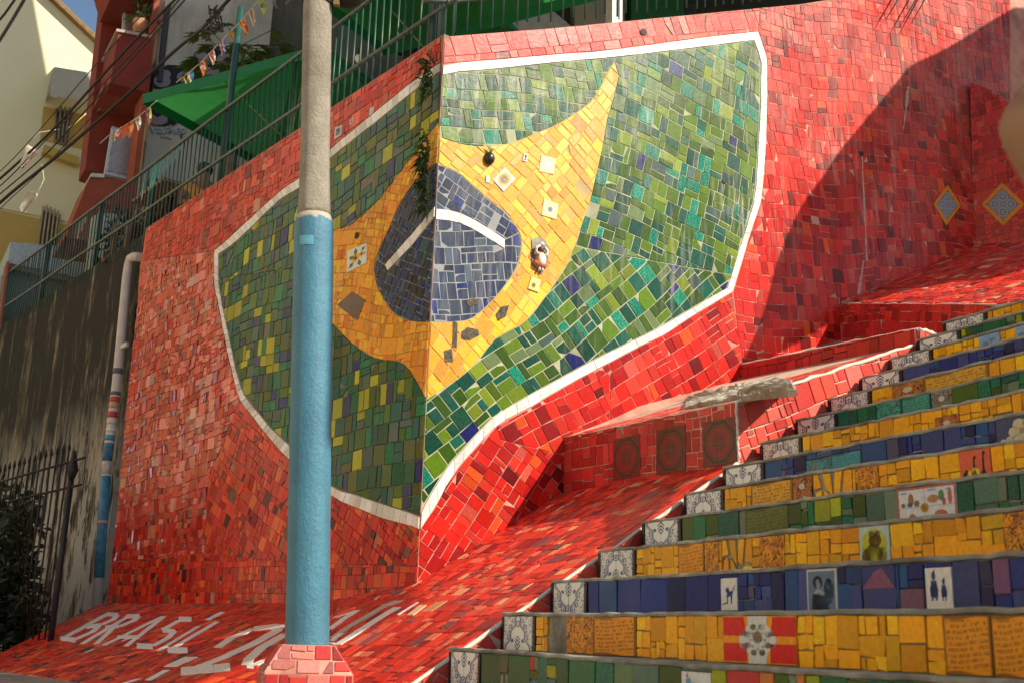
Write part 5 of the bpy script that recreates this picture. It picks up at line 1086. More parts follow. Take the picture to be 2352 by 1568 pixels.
A1 = at(330, 217, 12.6); parasol(A1, 2.75, 2.3, .75, 'green square parasol at the left end of the terrace, seen from below')
B1_ = at(887, 106, 11.7); parasol(B1_-CW*2.6, 3.0, 2.6, .85, 'green square parasol right of the lamp post, seen from below')
D1 = at(1200, 78, 11.6); parasol(D1+CU*1.5-CW*1.6, 1.5, 1.6, .3, 'green parasol behind the railing of the sunlit wall', .06)
# bare bulb under the parasol
pb = at(823, 135, 10.6); mb = MB(); mb.ball(pb, (.035, .035, .05), 10); bulb = thing_mesh('light_bulb', mb, plain('frosted_glass', (.7, .68, .6), .3), 'pale bulb hanging on its wire right of the lamp post', 'light bulb')
mb = MB(); mb.tube([pb+UP*.05, pb+UP*.1], .02, 8); mb.build('socket', BLK, bulb); mb = MB(); mb.tube([pb+UP*.1, pb+V3(.02, 0, .5), pb+V3(.05, 0, 1.6)], .004, 4); mb.build('wire', BLK, bulb)

# ------------------------------------------------------------ houses behind
TERRA = rough_mat('terracotta_render', (0.26, 0.055, 0.026), (0.36, 0.085, 0.042), 3, .9, .3, .01, (0.2, 0.05, 0.03)); TERRAD = rough_mat('dark_red_render', (0.17, 0.022, 0.012), (0.24, 0.032, 0.018), 3, .85, .2, .01)
GREYW = rough_mat('grey_plaster', (0.5, 0.46, 0.36), (0.66, 0.62, 0.5), 1.6, .95, .3, .01, (0.36, 0.34, 0.27), 2.0)
CREAM = rough_mat('cream_plaster', (0.8, 0.73, 0.46), (0.84, 0.78, 0.53), 1.2, .9, .15, .01); YELW = rough_mat('ochre_plaster', (0.5, 0.34, 0.09), (0.6, 0.42, 0.13), 2, .9, .2, .01)
GF = Frame(at(600, 200, 17.0), SC, UP)
gl_ = GF.px(352, 200)[0]; gz0 = 3.0-GF.O[2]
mb = MB(); mb.quad_prism([GF.p3(gl_, gz0), GF.p3(gl_+22, gz0), GF.p3(gl_+22, gz0+7.3), GF.p3(gl_, gz0+7.3)], -GF.N*6)
gh = thing_mesh('grey_house', mb, GREYW, 'tall grey plastered house wall with graffiti behind the left parasol', 'house')
def flat(fr, polys, mat_, name, parent, h=.012):
    mb = MB()
    for k, (pl_, c) in enumerate(polys):
        q = ccw(fr.pxs(pl_)); q = q if not fr.flip else q[::-1]; mb.add([fr.p3(a, b, h+.002*k) for a, b in q], [tuple(range(len(q)))], c)
    return mb.build(name, mat_, parent)
PAINTM, nn_, bb_ = mat_new('spray_paint'); nn_.links.new(N(nn_, 'ShaderNodeAttribute', attribute_name='tint').outputs['Color'], bb_.inputs['Base Color']); bb_.inputs['Roughness'].default_value = .8
K_, Pk = (.018, .018, .02), (.3, .24, .27)
el = lambda x, y, a, b, n=14: ellipse(x, y, a, b, n)
flat(GF, [([(352, 165), (385, 150), (420, 152), (455, 118), (500, 108), (548, 120), (556, 150), (520, 178), (470, 188), (440, 205), (400, 208), (352, 205)], K_), (el(372, 188, 20, 14), Pk), (el(380, 172, 12, 10), Pk), (el(425, 178, 20, 13), Pk), (el(425, 178, 10, 6), K_), (el(462, 140, 18, 20), Pk), (el(470, 165, 20, 10), Pk), (el(520, 140, 24, 18), Pk), (el(522, 140, 10, 7), K_), (el(500, 170, 16, 8), Pk),
          (el(372, 268, 34, 24), K_), (el(362, 270, 28, 20), Pk), ([(345, 262), (352, 244), (358, 262), (366, 246), (372, 266), (360, 272)], K_), (el(395, 278, 12, 12), K_)], PAINTM, 'graffiti', gh)
tagl = [[(345, 293), (351, 308), (357, 295)], [(371, 297), (361, 298), (361, 308), (368, 308), (371, 296), (372, 310)], [(386, 295), (378, 297), (384, 303), (376, 309)], [(390, 288), (389, 309), (392, 300), (398, 300), (398, 310)], [(403, 304), (412, 303), (410, 297), (404, 299), (404, 308), (412, 310)], [(417, 296), (415, 319), (417, 298), (426, 297), (424, 306), (416, 308)], [(368, 316), (380, 315), (392, 321)]]
mb = MB()
for L in tagl: mb.tube([hit(u, v, GF.O, GF.N)+GF.N*.02 for u, v in L], .014, 5)
mb.build('graffiti_tag', plain('pale_blue_paint', (.45, .52, .55), .7), gh)
mb = MB(); mb.quad_prism([hit(u, v, GF.O, GF.N)+GF.N*.05 for u, v in ((378, 0), (393, 0), (372, 190), (360, 190))], -GF.N*.05); mb.build('downpipe', plain('dark_pipe', (.06, .06, .055), .7), gh)
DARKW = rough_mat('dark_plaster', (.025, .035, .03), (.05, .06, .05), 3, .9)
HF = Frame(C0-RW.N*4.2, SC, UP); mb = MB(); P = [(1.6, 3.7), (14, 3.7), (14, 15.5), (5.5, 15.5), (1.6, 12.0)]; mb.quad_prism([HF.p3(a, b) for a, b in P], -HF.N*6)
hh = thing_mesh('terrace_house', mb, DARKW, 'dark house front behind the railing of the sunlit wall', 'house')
def slab2(fr, q, front, back, name, mat_, parent):
    P = [hit(u, v, fr.O, fr.N) for u, v in q]; mb = MB(); mb.quad_prism([p+fr.N*front for p in P], -fr.N*(front+back)); return mb.build(name, mat_, parent)
slab2(HF, [(1092, 66), (1240, 20), (1300, 70), (1120, 110)], .12, .1, 'white_panel', plain('white_panel', (.42, .42, .4), .7), hh)
slab2(HF, [(1310, -60), (1424, -60), (1424, 70), (1310, 70)], .1, .1, 'pillar', rough_mat('beige_plaster', (.3, .26, .2), (.4, .36, .28), 4), hh)
slab2(HF, [(1440, -60), (1560, -60), (1560, 60), (1440, 60)], .1, .1, 'green_shutter', plain('green_shutter', (.012, .14, .04), .5), hh)
mb = MB(); mb.quad_prism([HF.p3(1.2, 7.6), HF.p3(14, 7.6+2.6), HF.p3(14, 7.6+2.6, 3.4), HF.p3(1.2, 7.6, 3.4)], V3(0, 0, .12)); mb.build('front_shade_slab', DARKW, hh)  # unseen slab, added only to keep the sun off the house front
slab2(HF, [(1720, -60), (1800, -60), (1800, 40), (1720, 40)], .02, .1, 'window', plain('brown_window', (.1, .06, .04), .4), hh)
# terracotta house with stacked balconies
TF = Frame(at(320, 200, 15.6), SC, UP); th_ = empty('terracotta_house', [float(x) for x in V3(TF.O[0], TF.O[1], 0)]); tag(th_, 'narrow terracotta house with stacked balconies between the yellow and the grey house', 'house')
def slab(fr, q, front, back, name, mat_, parent):
    P = [hit(u, v, fr.O+fr.N*front, fr.N) for u, v in q]; mb = MB(); mb.quad_prism(P, -fr.N*(abs(front)*0+max(back+min(front, 0), .03)+max(front, 0))); return mb.build(name, mat_, parent)
slab(TF, [(362, -60), (374, -60), (316, 430), (303, 430)], 0.05, .5, 'pillar', TERRA, th_)
slab(TF, [(247, -60), (366, -60), (318, 430), (196, 388)], -1.0, 1.6, 'wall', TERRAD, th_)
slab(TF, [(272, 72), (348, 87), (338, 212), (254, 191)], .1, 1.0, 'balcony', TERRAD, th_)
slab(TF, [(268, 66), (351, 82), (350, 88), (267, 72)], .13, 1.0, 'balcony_coping', plain('pale_coping', (.4, .33, .27), .8), th_)
slab(TF, [(246, -80), (345, -60), (350, -6), (262, -22)], .1, 1.0, 'balcony', TERRAD, th_)
slab(TF, [(240, 190), (330, 206), (322, 232), (232, 215)], -.3, 1.2, 'floor_slab', TERRA, th_)
slab(TF, [(208, 404), (318, 420), (300, 570), (150, 545)], .1, 1.0, 'balcony', TERRA, th_)
slab(TF, [(210, 398), (240, 400), (240, 408), (208, 406)], .14, .6, 'balcony_coping', plain('white_coping', (.6, .58, .5), .8), th_)
for q, g in (([(284, 25), (346, 42), (344, 84), (282, 68)], 0), ([(258, 290), (318, 312), (305, 415), (240, 400)], 1)):
    f_ = slab(TF, q, -.55, .65, 'window', plain('white_window_frame%d' % g, (.42, .5, .55), .6), th_)
    c_ = np.mean(q, 0); slab(TF, [tuple(c_+(np.array(p)-c_)*.82) for p in q], -.53, .56, 'pane', plain('dusty_pane%d' % g, (.24, .24, .24) if g else (.3, .2, .12), .25), f_)
# potted plant on the balcony
def leaf_clump(mb, c, r, n_, L, wd, up=.4, flat_=1.0):
    for k in range(n_):
        d = unit(V3(rnd.gauss(0, 1), rnd.gauss(0, 1), rnd.gauss(up, .7))); p = np.asarray(c)+d*np.array(r)*rnd.uniform(.15, 1.0)*V3(1, 1, flat_)
        t = unit(d+V3(rnd.gauss(0, .5), rnd.gauss(0, .5), rnd.gauss(-.1, .5))); s_ = unit(np.cross(t, V3(rnd.gauss(0, 1), rnd.gauss(0, 1), rnd.gauss(0, 1)))); l = L*rnd.uniform(.6, 1.3); w_ = wd*rnd.uniform(.7, 1.2); nrm = np.cross(t, s_)
        mb.add([p, p+t*l*.45+s_*w_+nrm*.08*l, p+t*l, p+t*l*.45-s_*w_+nrm*.08*l], [(0, 1, 2), (0, 2, 3)])
LEAF = leafmat('dark_leaf', (0.03, 0.07, 0.015), (0.08, 0.14, 0.03)); LEAF2 = leafmat('fresh_leaf', (0.06, 0.12, 0.02), (0.15, 0.22, 0.04)); LEAFD = leafmat('shrub_leaf', (0.012, 0.022, 0.008), (0.035, 0.055, 0.015))
BARK = rough_mat('bark', (.12, .09, .06), (.22, .17, .12), 10)
def pot_plant(p, s_, label, leaf=LEAF):
    root = empty('potted_plant', [float(x) for x in p]); tag(root, label, 'plant')
    mb = MB(); mb.tube([p, p+UP*.22*s_], [.09*s_, .13*s_], 12); mb.build('pot', plain('clay_pot', (.4, .2, .1), .8), root)
    mb = MB(); leaf_clump(mb, p+UP*.34*s_, (.2*s_, .2*s_, .17*s_), 90, .16*s_, .025*s_); mb.build('foliage', leaf, root)
pot_plant(hit(327, 66, TF.O, TF.N)-TF.N*.2, 1.0, 'potted fern on the upper terracotta balcony')
# yellow house, sunlit gable
YF = Frame(at(150, 200, 21.0), SC, UP); yh = empty('yellow_house', [float(x) for x in V3(YF.O[0], YF.O[1], 0)]); tag(yh, 'pale yellow house with a sunlit gable and a small awning, far left', 'house')
P = YF.pxs([(-420, -260), (121, 0), (251, 123), (222, 420), (160, 640), (-420, 640)]); mb = MB(); mb.quad_prism([YF.p3(a, b) for a, b in (P if YF.flip else P[::-1])], -YF.N*7); mb.build('wall', CREAM, yh)
mb = MB(); r0_, r1_ = hit(100, -20, YF.O, YF.N), hit(258, 131, YF.O, YF.N)
for k in range(22):
    c_ = r0_+(r1_-r0_)*(k+.5)/22; d_ = (r1_-r0_)/22*1.15; mb.tube([c_-d_/2+YF.N*.12, c_+d_/2+YF.N*.12-UP*.03], .06, 6)
mb.quad_prism([r0_+YF.N*.18, r1_+YF.N*.18, r1_-UP*.08+YF.N*.18, r0_-UP*.08+YF.N*.18], -YF.N*7.2); mb.build('roof_edge', rough_mat('old_roof_tile', (.16, .09, .035), (.28, .17, .06), 12), yh)
slab(YF, [(-60, 440), (190, 490), (186, 515), (-60, 466)], .04, .1, 'cornice', CREAM, yh)
slab(YF, [(-60, 470), (180, 522), (150, 660), (-60, 660)], .02, .1, 'lower_wall', YELW, yh)
slab(YF, [(100, 245), (212, 268), (200, 345), (92, 322)], .015, .1, 'window_recess', YELW, yh)
aw = empty('window_awning', [float(x) for x in hit(160, 230, YF.O, YF.N)]); tag(aw, 'off-white fabric awning with a scalloped edge on the yellow house', 'awning')
o0, o1 = hit(121, 158, YF.O, YF.N), hit(196, 176, YF.O, YF.N); i0_, i1_ = hit(103, 236, YF.O, YF.N), hit(214, 246, YF.O, YF.N)
mb = MB(); ln = YF.N*1.0; n_ = 10
top = [o0+(o1-o0)*k/n_ for k in range(n_+1)]; bot = [i0_+(i1_-i0_)*k/n_+ln*.75 for k in range(n_+1)]; scl = [p-UP*(.16+.05*(k % 2)) for k, p in enumerate(bot)]
mid = [(a+b)/2+YF.N*.28+UP*.12 for a, b in zip(top, bot)]
mb.add(top+mid+bot+scl, [(r*(n_+1)+k, r*(n_+1)+k+1, (r+1)*(n_+1)+k+1, (r+1)*(n_+1)+k) for r in range(3) for k in range(n_)])
mb.add([top[0], mid[0], bot[0], i0_], [(0, 1, 2, 3)]); mb.add([top[-1], mid[-1], bot[-1], i1_], [(0, 1, 2, 3)]); mb.build('canvas', cloth('off_white_canvas', (.5, .48, .4), .2), aw)
WOODG = plain('weathered_shutter', (.3, .25, .15), .7); DARKG = plain('dark_window', (.05, .045, .035), .3)
def win(q, bars, lab, mat_f=WOODG):
    f_ = slab(YF, q, .06, .1, 'window', mat_f, yh); c_ = np.mean(q, 0)
    slab(YF, [tuple(c_+(np.array(p)-c_)*.84) for p in q], .075, .01, 'pane', DARKG, f_)
    for k in range(1, bars+1):
        t = k/(bars+1); a_ = np.array(q[0])*(1-t)+np.array(q[1])*t; b_ = np.array(q[3])*(1-t)+np.array(q[2])*t
        mb = MB(); mb.tube([hit(*a_, YF.O, YF.N)+YF.N*.13, hit(*b_, YF.O, YF.N)+YF.N*.13], .02, 5); mb.build('bar', mat_f, f_)
    return f_
win([(128, 248), (168, 255), (154, 336), (124, 326)], 3, ''); win([(98, 472), (140, 494), (128, 600), (82, 590)], 4, '', plain('cream_shutter', (.45, .38, .22), .7))
slab(YF, [(103, 333), (182, 362), (178, 378), (98, 350)], .22, .1, 'sill', YELW, yh)
# pale blue shed behind the railing
BF = Frame(at(80, 600, 17.0), SC, UP); bs = empty('blue_shed', [float(x) for x in V3(BF.O[0], BF.O[1], 3.0)]); tag(bs, 'pale blue panelled shed behind the railing, far left', 'shed')
slab(BF, [(24, 556), (200, 572), (190, 640), (18, 604)], .1, 2, 'upper_panel', plain('pale_blue_panel', (.34, .42, .45), .6), bs)
slab(BF, [(18, 606), (190, 642), (180, 652), (14, 616)], .2, 2, 'beam', plain('brown_beam', (.2, .13, .09), .8), bs)
slab(BF, [(12, 616), (180, 652), (165, 800), (-10, 800)], .05, 2, 'lower_panel', plain('grey_blue_panel', (.2, .23, .24), .7), bs)
slab(BF, [(16, 600), (22, 600), (2, 760), (-4, 760)], .3, .1, 'corner_post', plain('rust_post', (.3, .1, .06), .8), bs)
# sunlit houses along the far side of the street, out to the left
WHITEH = rough_mat('cream_limewash', (.8, .72, .54), (.84, .77, .6), 2, .9, .1); OCHREH = rough_mat('ochre_limewash', (.76, .64, .42), (.82, .7, .48), 2, .9, .1)
def plain_house(x0, x1, y0, y1, z0, z1, m_, label):
    mb = MB(); mb.box(((x0+x1)/2, (y0+y1)/2, (z0+z1)/2), x1-x0, y1-y0, z1-z0); h_ = thing_mesh('street_house', mb, m_, label, 'house')
    for k in range(int((y1-y0)/3)):
        for z_ in (z0+1.5, z0+4.6):
            if z_+2 > z1: continue
            mb = MB(); mb.box((x1+.02, y0+1.6+k*3, z_+1), .12, 1.1, 1.6); f_ = mb.build('window', WOODG, h_); mb = MB(); mb.box((x1+.06, y0+1.6+k*3, z_+1), .06, .9, 1.4); mb.build('pane', DARKG, f_)
DKRED = rough_mat('oxblood_limewash', (.3, .11, .05), (.38, .15, .075), 2, .9, .1); DKGRN = rough_mat('olive_limewash', (.2, .19, .1), (.26, .25, .13), 2, .9, .1)
plain_house(-18, -11.5, 10.7, 14.2, -1.2, 12.5, WHITEH, 'narrow cream house across the street, left of the view')
plain_house(-18, -11.7, 6.7, 10.65, -1.2, 13.5, DKRED, 'oxblood house across the street, nearer than the narrow cream one')
plain_house(-18, -11.6, 14.25, 18.2, -1.2, 13.5, DKGRN, 'olive house across the street, farther than the narrow cream one')
plain_house(-17, -9.5, -6, 6.6, -2.5, 11.0, OCHREH, 'cream house across the street, beside the camera')
# ------------------------------------------------------------ terrace life
p = at(556, 125, 15.2); pt_ = empty('papaya_tree', (float(p[0]), float(p[1]), 3.75)); tag(pt_, 'papaya tree with drooping leaves behind the left parasol', 'tree')
mb = MB(); mb.tube([V3(p[0], p[1], 3.75), p-UP*.25, p], [.09, .07, .05], 8); mb.build('trunk', BARK, pt_)
mb = MB(); st_ = MB()
for k in range(34):
    a = rnd.uniform(0, 6.28); e = rnd.uniform(-.5, .75); L = rnd.uniform(.3, .72); d = V3(math.cos(a)*math.cos(e), math.sin(a)*math.cos(e), math.sin(e)); q = p+V3(0, 0, rnd.uniform(-.25, .2)); r_ = q+d*L-UP*.08
    st_.tube([q, r_], .008, 4)
    for j in range(7):
        b_ = a+(j-3)*.42; t = unit(V3(math.cos(b_), math.sin(b_), -.35+rnd.uniform(-.15, .15))); s_ = unit(np.cross(t, UP)); l = .27*rnd.uniform(.7, 1.2)
        mb.add([r_, r_+t*l*.5+s_*.05, r_+t*l-UP*.03, r_+t*l*.5-s_*.05], [(0, 1, 2, 3)])
st_.build('leaf_stalks', LEAF2, pt_); mb.build('crown', LEAF2, pt_)
mb = MB()
for k in range(8): a = k*.8; mb.ball(p+V3(.1*math.cos(a), .1*math.sin(a), -.12-.05*(k % 3)), (.06, .06, .09), 8)
mb.build('fruit', plain('green_papaya', (.12, .2, .04), .5), pt_)
def shrub(p, r, n_, L, label, leaf, name='potted_shrub', stem=.4):
    root = empty(name, [float(x) for x in p]); tag(root, label, 'plant'); mb = MB()
    for k in range(5): mb.tube([p, p+V3(rnd.uniform(-.5, .5)*r[0], rnd.uniform(-.5, .5)*r[1], stem+r[2]*.6)], [.012, .004], 5)
    mb.build('stem', BARK, root); mb = MB(); leaf_clump(mb, np.asarray(p)+UP*(stem+r[2]*.4), r, n_, L, L*.28); mb.build('foliage', leaf, root)
q = at(497, 368, 12.0); shrub(V3(q[0], q[1], 3.75), (.3, .3, .36), 260, .13, 'leafy potted shrub behind the left railing near the lamp post', LEAF2)
q = at(290, 395, 14.0); shrub(V3(q[0], q[1], 4.0), (.22, .22, .7), 60, .16, 'thin dark plant with long leaves in front of the terracotta house', LEAFD, 'tall_plant', .5)
SKINB = plain('brown_skin', (.2, .095, .05), .5, 0, .12, 8); HAIRM = plain('black_hair', (.012, .01, .009), .6)
def figure(name, J, bones, R, mat_, parent, lvl=2, loc=(0, 0, 0)):
    """one continuous skinned body: joints J, bones between them, radius per joint"""
    keys = list(J); me = bpy.data.meshes.new(name); me.from_pydata([tuple(map(float, np.asarray(J[k])-np.asarray(loc))) for k in keys], [(keys.index(a), keys.index(b)) for a, b in bones], []); me.materials.append(mat_)
    o = new_obj(name, me, parent, loc if parent is None else None); o.modifiers.new('skin', 'SKIN'); sv = me.skin_vertices[0].data
    for i, k in enumerate(keys): r = R[k]; sv[i].radius = r if isinstance(r, tuple) else (r, r)
    sv[0].use_root = True; s2 = o.modifiers.new('sub', 'SUBSURF'); s2.levels = lvl; s2.render_levels = lvl; me.polygons.foreach_set('use_smooth', [True]*len(me.polygons)); return o
def seated(p, face, shirt, label):
    """p = seat point; face = horizontal unit vector the person looks along"""
    f = unit(face); r = V3(f[1], -f[0], 0); q = lambda a, b, c: np.asarray(p)+r*a+f*b+UP*c
    J = dict(pelvis=q(0, 0, .08), belly=q(0, .0, .28), chest=q(0, .02, .48), neck=q(0, .04, .62), head=q(0, .06, .73), crown=q(0, .05, .83))
    Rr = dict(pelvis=(.15, .11), belly=(.13, .1), chest=(.16, .1), neck=.055, head=.085, crown=.06); B = [('pelvis', 'belly'), ('belly', 'chest'), ('chest', 'neck'), ('neck', 'head'), ('head', 'crown')]
    for n_, s_ in (('l', -1), ('r', 1)):
        J.update({n_+'sh': q(.18*s_, .02, .54), n_+'el': q(.24*s_, .1, .3), n_+'wr': q(.14*s_, .3, .26), n_+'ha': q(.1*s_, .37, .27), n_+'hip': q(.1*s_, .05, .05), n_+'kn': q(.13*s_, .45, .08), n_+'an': q(.12*s_, .45, -.36), n_+'to': q(.12*s_, .6, -.4)})
        Rr.update({n_+'sh': .06, n_+'el': .042, n_+'wr': .03, n_+'ha': .035, n_+'hip': .09, n_+'kn': .06, n_+'an': .04, n_+'to': .035})
        B += [('chest', n_+'sh'), (n_+'sh', n_+'el'), (n_+'el', n_+'wr'), (n_+'wr', n_+'ha'), ('pelvis', n_+'hip'), (n_+'hip', n_+'kn'), (n_+'kn', n_+'an'), (n_+'an', n_+'to')]
    o = figure('person', J, B, Rr, SKINB, None, 1, [float(x) for x in p]); tag(o, label, 'person')
    Jt = {k: J[k] for k in ('pelvis', 'belly', 'chest', 'lsh', 'rsh')}; Jt['lsl'] = (J['lsh']+J['lel'])/2; Jt['rsl'] = (J['rsh']+J['rel'])/2
    figure('shirt', Jt, [('pelvis', 'belly'), ('belly', 'chest'), ('chest', 'lsh'), ('chest', 'rsh'), ('lsh', 'lsl'), ('rsh', 'rsl')], dict(pelvis=(.165, .125), belly=(.145, .115), chest=(.172, .115), lsh=.072, rsh=.072, lsl=.062, rsl=.062), shirt, o, 1, [float(x) for x in p])
    mb = MB(); mb.ball(J['head']+UP*.045-f*.02, (.098, .098, .09), 12); mb.build('hair', HAIRM, o)
    mb = MB(); mb.ball(J['head']+f*.085-UP*.005, (.016, .02, .022), 8); mb.build('nose', SKINB, o)
    mb = MB()
    for s_ in (-1, 1): mb.ball(J['head']+f*.075+r*.032*s_+UP*.02, (.012, .012, .01), 6)
    mb.build('eyes', plain('dark_eyes', (.02, .015, .012), .2), o)
    return o
def chair(p, f):
    f = unit(f); r = V3(f[1], -f[0], 0); root = empty('terrace_chair', [float(p[0]), float(p[1]), 3.75]); W = plain('dark_chair', (.05, .035, .03), .5); tag(root, None, 'chair', 'chairs under the people on the terrace')
    mb = MB(); mb.box(V3(p[0], p[1], p[2]-.03), .44, .42, .04, r, f, UP); mb.build('seat', W, root)
    mb = MB(); mb.box(V3(*p)-f*.2+UP*.22, .42, .03, .42, r, f, UP); mb.build('backrest', W, root)
    for a in (-1, 1):
        for b in (-1, 1): mb = MB(); e = V3(*p)+r*a*.19+f*b*.18; mb.tube([V3(e[0], e[1], 3.75), V3(e[0], e[1], p[2]-.04)], .015, 6); mb.build('leg', W, root)
    return root
for px_, yy, shc, lab, cl in (((360, 425), 13.5, (.06, .02, .02), 'person in a dark top seated behind the left railing', 'dark red wooden-looking chair'), ((470, 392), 12.3, (.6, .25, .04), 'person in an orange top seated behind the railing near the lamp post', 'x')):
    h_ = at(*px_, yy); pp = V3(h_[0], h_[1], h_[2]-.78); seated(pp, V3(-.5, -.86, 0) if px_[0] < 400 else V3(.3, -.95, 0), plain('shirt%d' % px_[0], shc, .8), lab)
    c_ = chair(pp, V3(-.5, -.86, 0) if px_[0] < 400 else V3(.3, -.95, 0)); c_['label'] = 'dark chair under the seated person in the '+('dark' if px_[0] < 400 else 'orange')+' top'
q = at(272, 520, 14.6); mb = MB(); mb.tube([V3(q[0], q[1], 3.75), V3(q[0], q[1], q[2]+.05)], [.34, .36], 18); thing_mesh('water_tank', mb, plain('grey_green_tank', (.3, .33, .28), .6), 'pale round tank behind the left railing', 'tank')
q = at(392, 452, 12.9); tb = empty('terrace_table', (float(q[0]), float(q[1]), 3.75)); tag(tb, 'brown table behind the left railing between the seated people', 'table')
mb = MB(); mb.box((q[0], q[1], q[2]), 1.0, .6, .04, RF.A, RF.N, UP); mb.build('table_top', plain('brown_table', (.3, .13, .06), .5), tb); mb = MB(); mb.tube([V3(q[0], q[1], 3.75), V3(q[0], q[1], q[2])], .03, 8); mb.build('leg', BLK, tb)

# ------------------------------------------------------------ drain pipe, fence, bush
dp_ = empty('drain_pipe', [float(x) for x in DW.p3(da+.25, -.3, .06)]); tag(dp_, 'white plastic drain pipe painted blue at the bottom, with stickers', 'drain pipe')
PVC = plain('grey_white_pvc', (.6, .53, .48), .5, 0, .15, 6)
pl_ = [hit(u, v, DW.O+DW.N*.1, DW.N) for u, v in ((222, 1395), (246, 1060), (268, 880), (291, 640), (296, 607))]
e0_, e1_, e2_ = [hit(u, v, DW.O+DW.N*.1, DW.N) for u, v in ((300, 594), (308, 590), (322, 591))]
mb = MB(); mb.tube(pl_+[e0_, e1_, e2_], .052, 14); mb.build('pipe', PVC, dp_)
dirp = lambda v: (lambda t: pl_[0]+(pl_[-1]-pl_[0])*t)(0)
def on_pipe(v):
    for k in range(len(pl_)-1):
        va, vb = proj(pl_[k])[1], proj(pl_[k+1])[1]
        if va >= v >= vb: t = (va-v)/(va-vb); return pl_[k]+(pl_[k+1]-pl_[k])*t
    return pl_[0]
def sleeve(v0, v1, mat_, name, r=.0545):
    mb = MB(); mb.tube([on_pipe(v0), on_pipe((v0+v1)/2), on_pipe(v1)], r, 14, cap=True); mb.build(name, mat_, dp_)
sleeve(1330, 1095, plain('scuffed_blue_paint', (.05, .2, .32), .5, 0, .5, 14), 'blue_paint')
sleeve(1090, 1062, plain('scuffed_white_paint', (.5, .45, .38), .6, 0, .4, 20), 'white_band', .055)
sleeve(1058, 1018, plain('navy_paint', (.05, .16, .28), .5, 0, .6, 25), 'navy_band', .055)
for v0, v1, c in ((1012, 1000, (.05, .3, .4)), (992, 984, (.7, .7, .66)), (975, 962, (.6, .58, .52)), (960, 946, (.5, .05, .05)), (938, 926, (.6, .3, .2)), (924, 912, (.55, .08, .03)), (908, 900, (.12, .12, .13)), (860, 848, (.12, .12, .14)), (1206, 1200, (.6, .3, .3))): sleeve(v0, v1, plain('sticker_%d' % v0, c, .5, 0, .35, 40), 'sticker', .0555)
mb = MB(); c_ = on_pipe(800); mb.box(c_+WD*-.1, .22, .03, .05, WD, DW.N, UP); mb.build('bracket', plain('white_bracket', (.6, .56, .5), .6), dp_)
FN = Frame(DW.O+DW.N*1.0, WD, UP); IRON = plain('blue_black_iron', (.006, .008, .012), .6)
fc = empty('iron_fence', [float(x) for x in FN.p3(6.5, -.4)]); tag(fc, 'dark spear-topped iron fence in front of the stained wall', 'fence')
a0_, b0_ = FN.px(172, 1035)
def spear(a, top_, r, name):
    mb = MB(); mb.tube([FN.p3(a, -.45), FN.p3(a, top_)], r, 6); mb.tube([FN.p3(a, top_), FN.p3(a, top_+r*3.5), FN.p3(a, top_+r*10)], [r*.8, r*2.0, r*.3], 6); mb.build(name, IRON, fc)
spear(a0_, FN.px(172, 1040)[1]-.25, .028, 'post')
zt = FN.px(100, 1050)[1]
for k in range(1, 40):
    a = a0_+.17*k; spear(a, zt-.02, .009, 'picket')
for dz in (.12, .36):
    mb = MB(); mb.tube([FN.p3(a0_-.3, zt-dz), FN.p3(a0_+7, zt-dz)], .012, 5); mb.build('rail', IRON, fc)
g_ = hit(60, 1480, FN.O+FN.N*.25, FN.N); bz = ground_z(g_[0], g_[1]); bu = empty('bush', (float(g_[0]), float(g_[1]), float(bz))); tag(bu, 'dark leafy bush in front of the iron fence at the bottom left', 'bush')
mb = MB(); bb = MB()
for k in range(38):
    t = rnd.uniform(.3, 4.6); h_ = rnd.uniform(.5, 1.75)*(1 if t > .7 else .7); c_ = FN.p3(a0_+.3+t, bz+.05, .08+rnd.uniform(-.25, .25)); tip = c_+UP*h_+WD*rnd.uniform(-.25, .25)+FN.N*rnd.uniform(-.15, .2)
    bb.tube([V3(c_[0], c_[1], bz), (c_+tip)/2+WD*.04, tip], [.012, .008, .003], 4)
    for j in range(20): leaf_clump(mb, c_+(tip-c_)*rnd.uniform(.1, 1.02), (.16, .16, .14), 13, .11, .028)
bb.build('branches', BARK, bu); mb.build('foliage', LEAFD, bu)

# weeds in the corner crack
def weed(q, n_, L, label):
    p = RW.p3(*RW.px(*q), .01)+LW.N*.0; root = empty('weed', [float(x) for x in p]); tag(root, label, 'weed', 'weeds growing in the wall corner'); mb = MB()
    for k in range(n_):
        d = unit(LW.N*rnd.uniform(.1, .9)+WD*rnd.uniform(-.3, .8)+UP*rnd.uniform(-.75, .75)); l = L*rnd.uniform(.5, 1.2); s_ = unit(np.cross(d, UP)+V3(0, 0, rnd.uniform(-.5, .5)))*.007
        p0 = p+UP*rnd.uniform(-.14, .14)+WD*rnd.uniform(0, .09)+LW.N*.008; p1 = p0+d*l*.55+UP*.02; p2_ = p0+d*l-UP*.05*l/.15
        mb.add([p0-s_, p0+s_, p1+s_*1.4, p1-s_*1.4, p2_], [(0, 1, 2, 3), (3, 2, 4)])
    mb.build('fronds', LEAF, root)
weed((996, 178), 70, .12, 'small fern at the top of the wall corner'); weed((990, 345), 45, .11, 'sparse weed in the wall corner beside the orange field'); weed((986, 400), 75, .13, 'longest fern hanging in the wall corner beside the blue disc'); weed((990, 455), 55, .1, 'drooping weed above the white band in the wall corner')

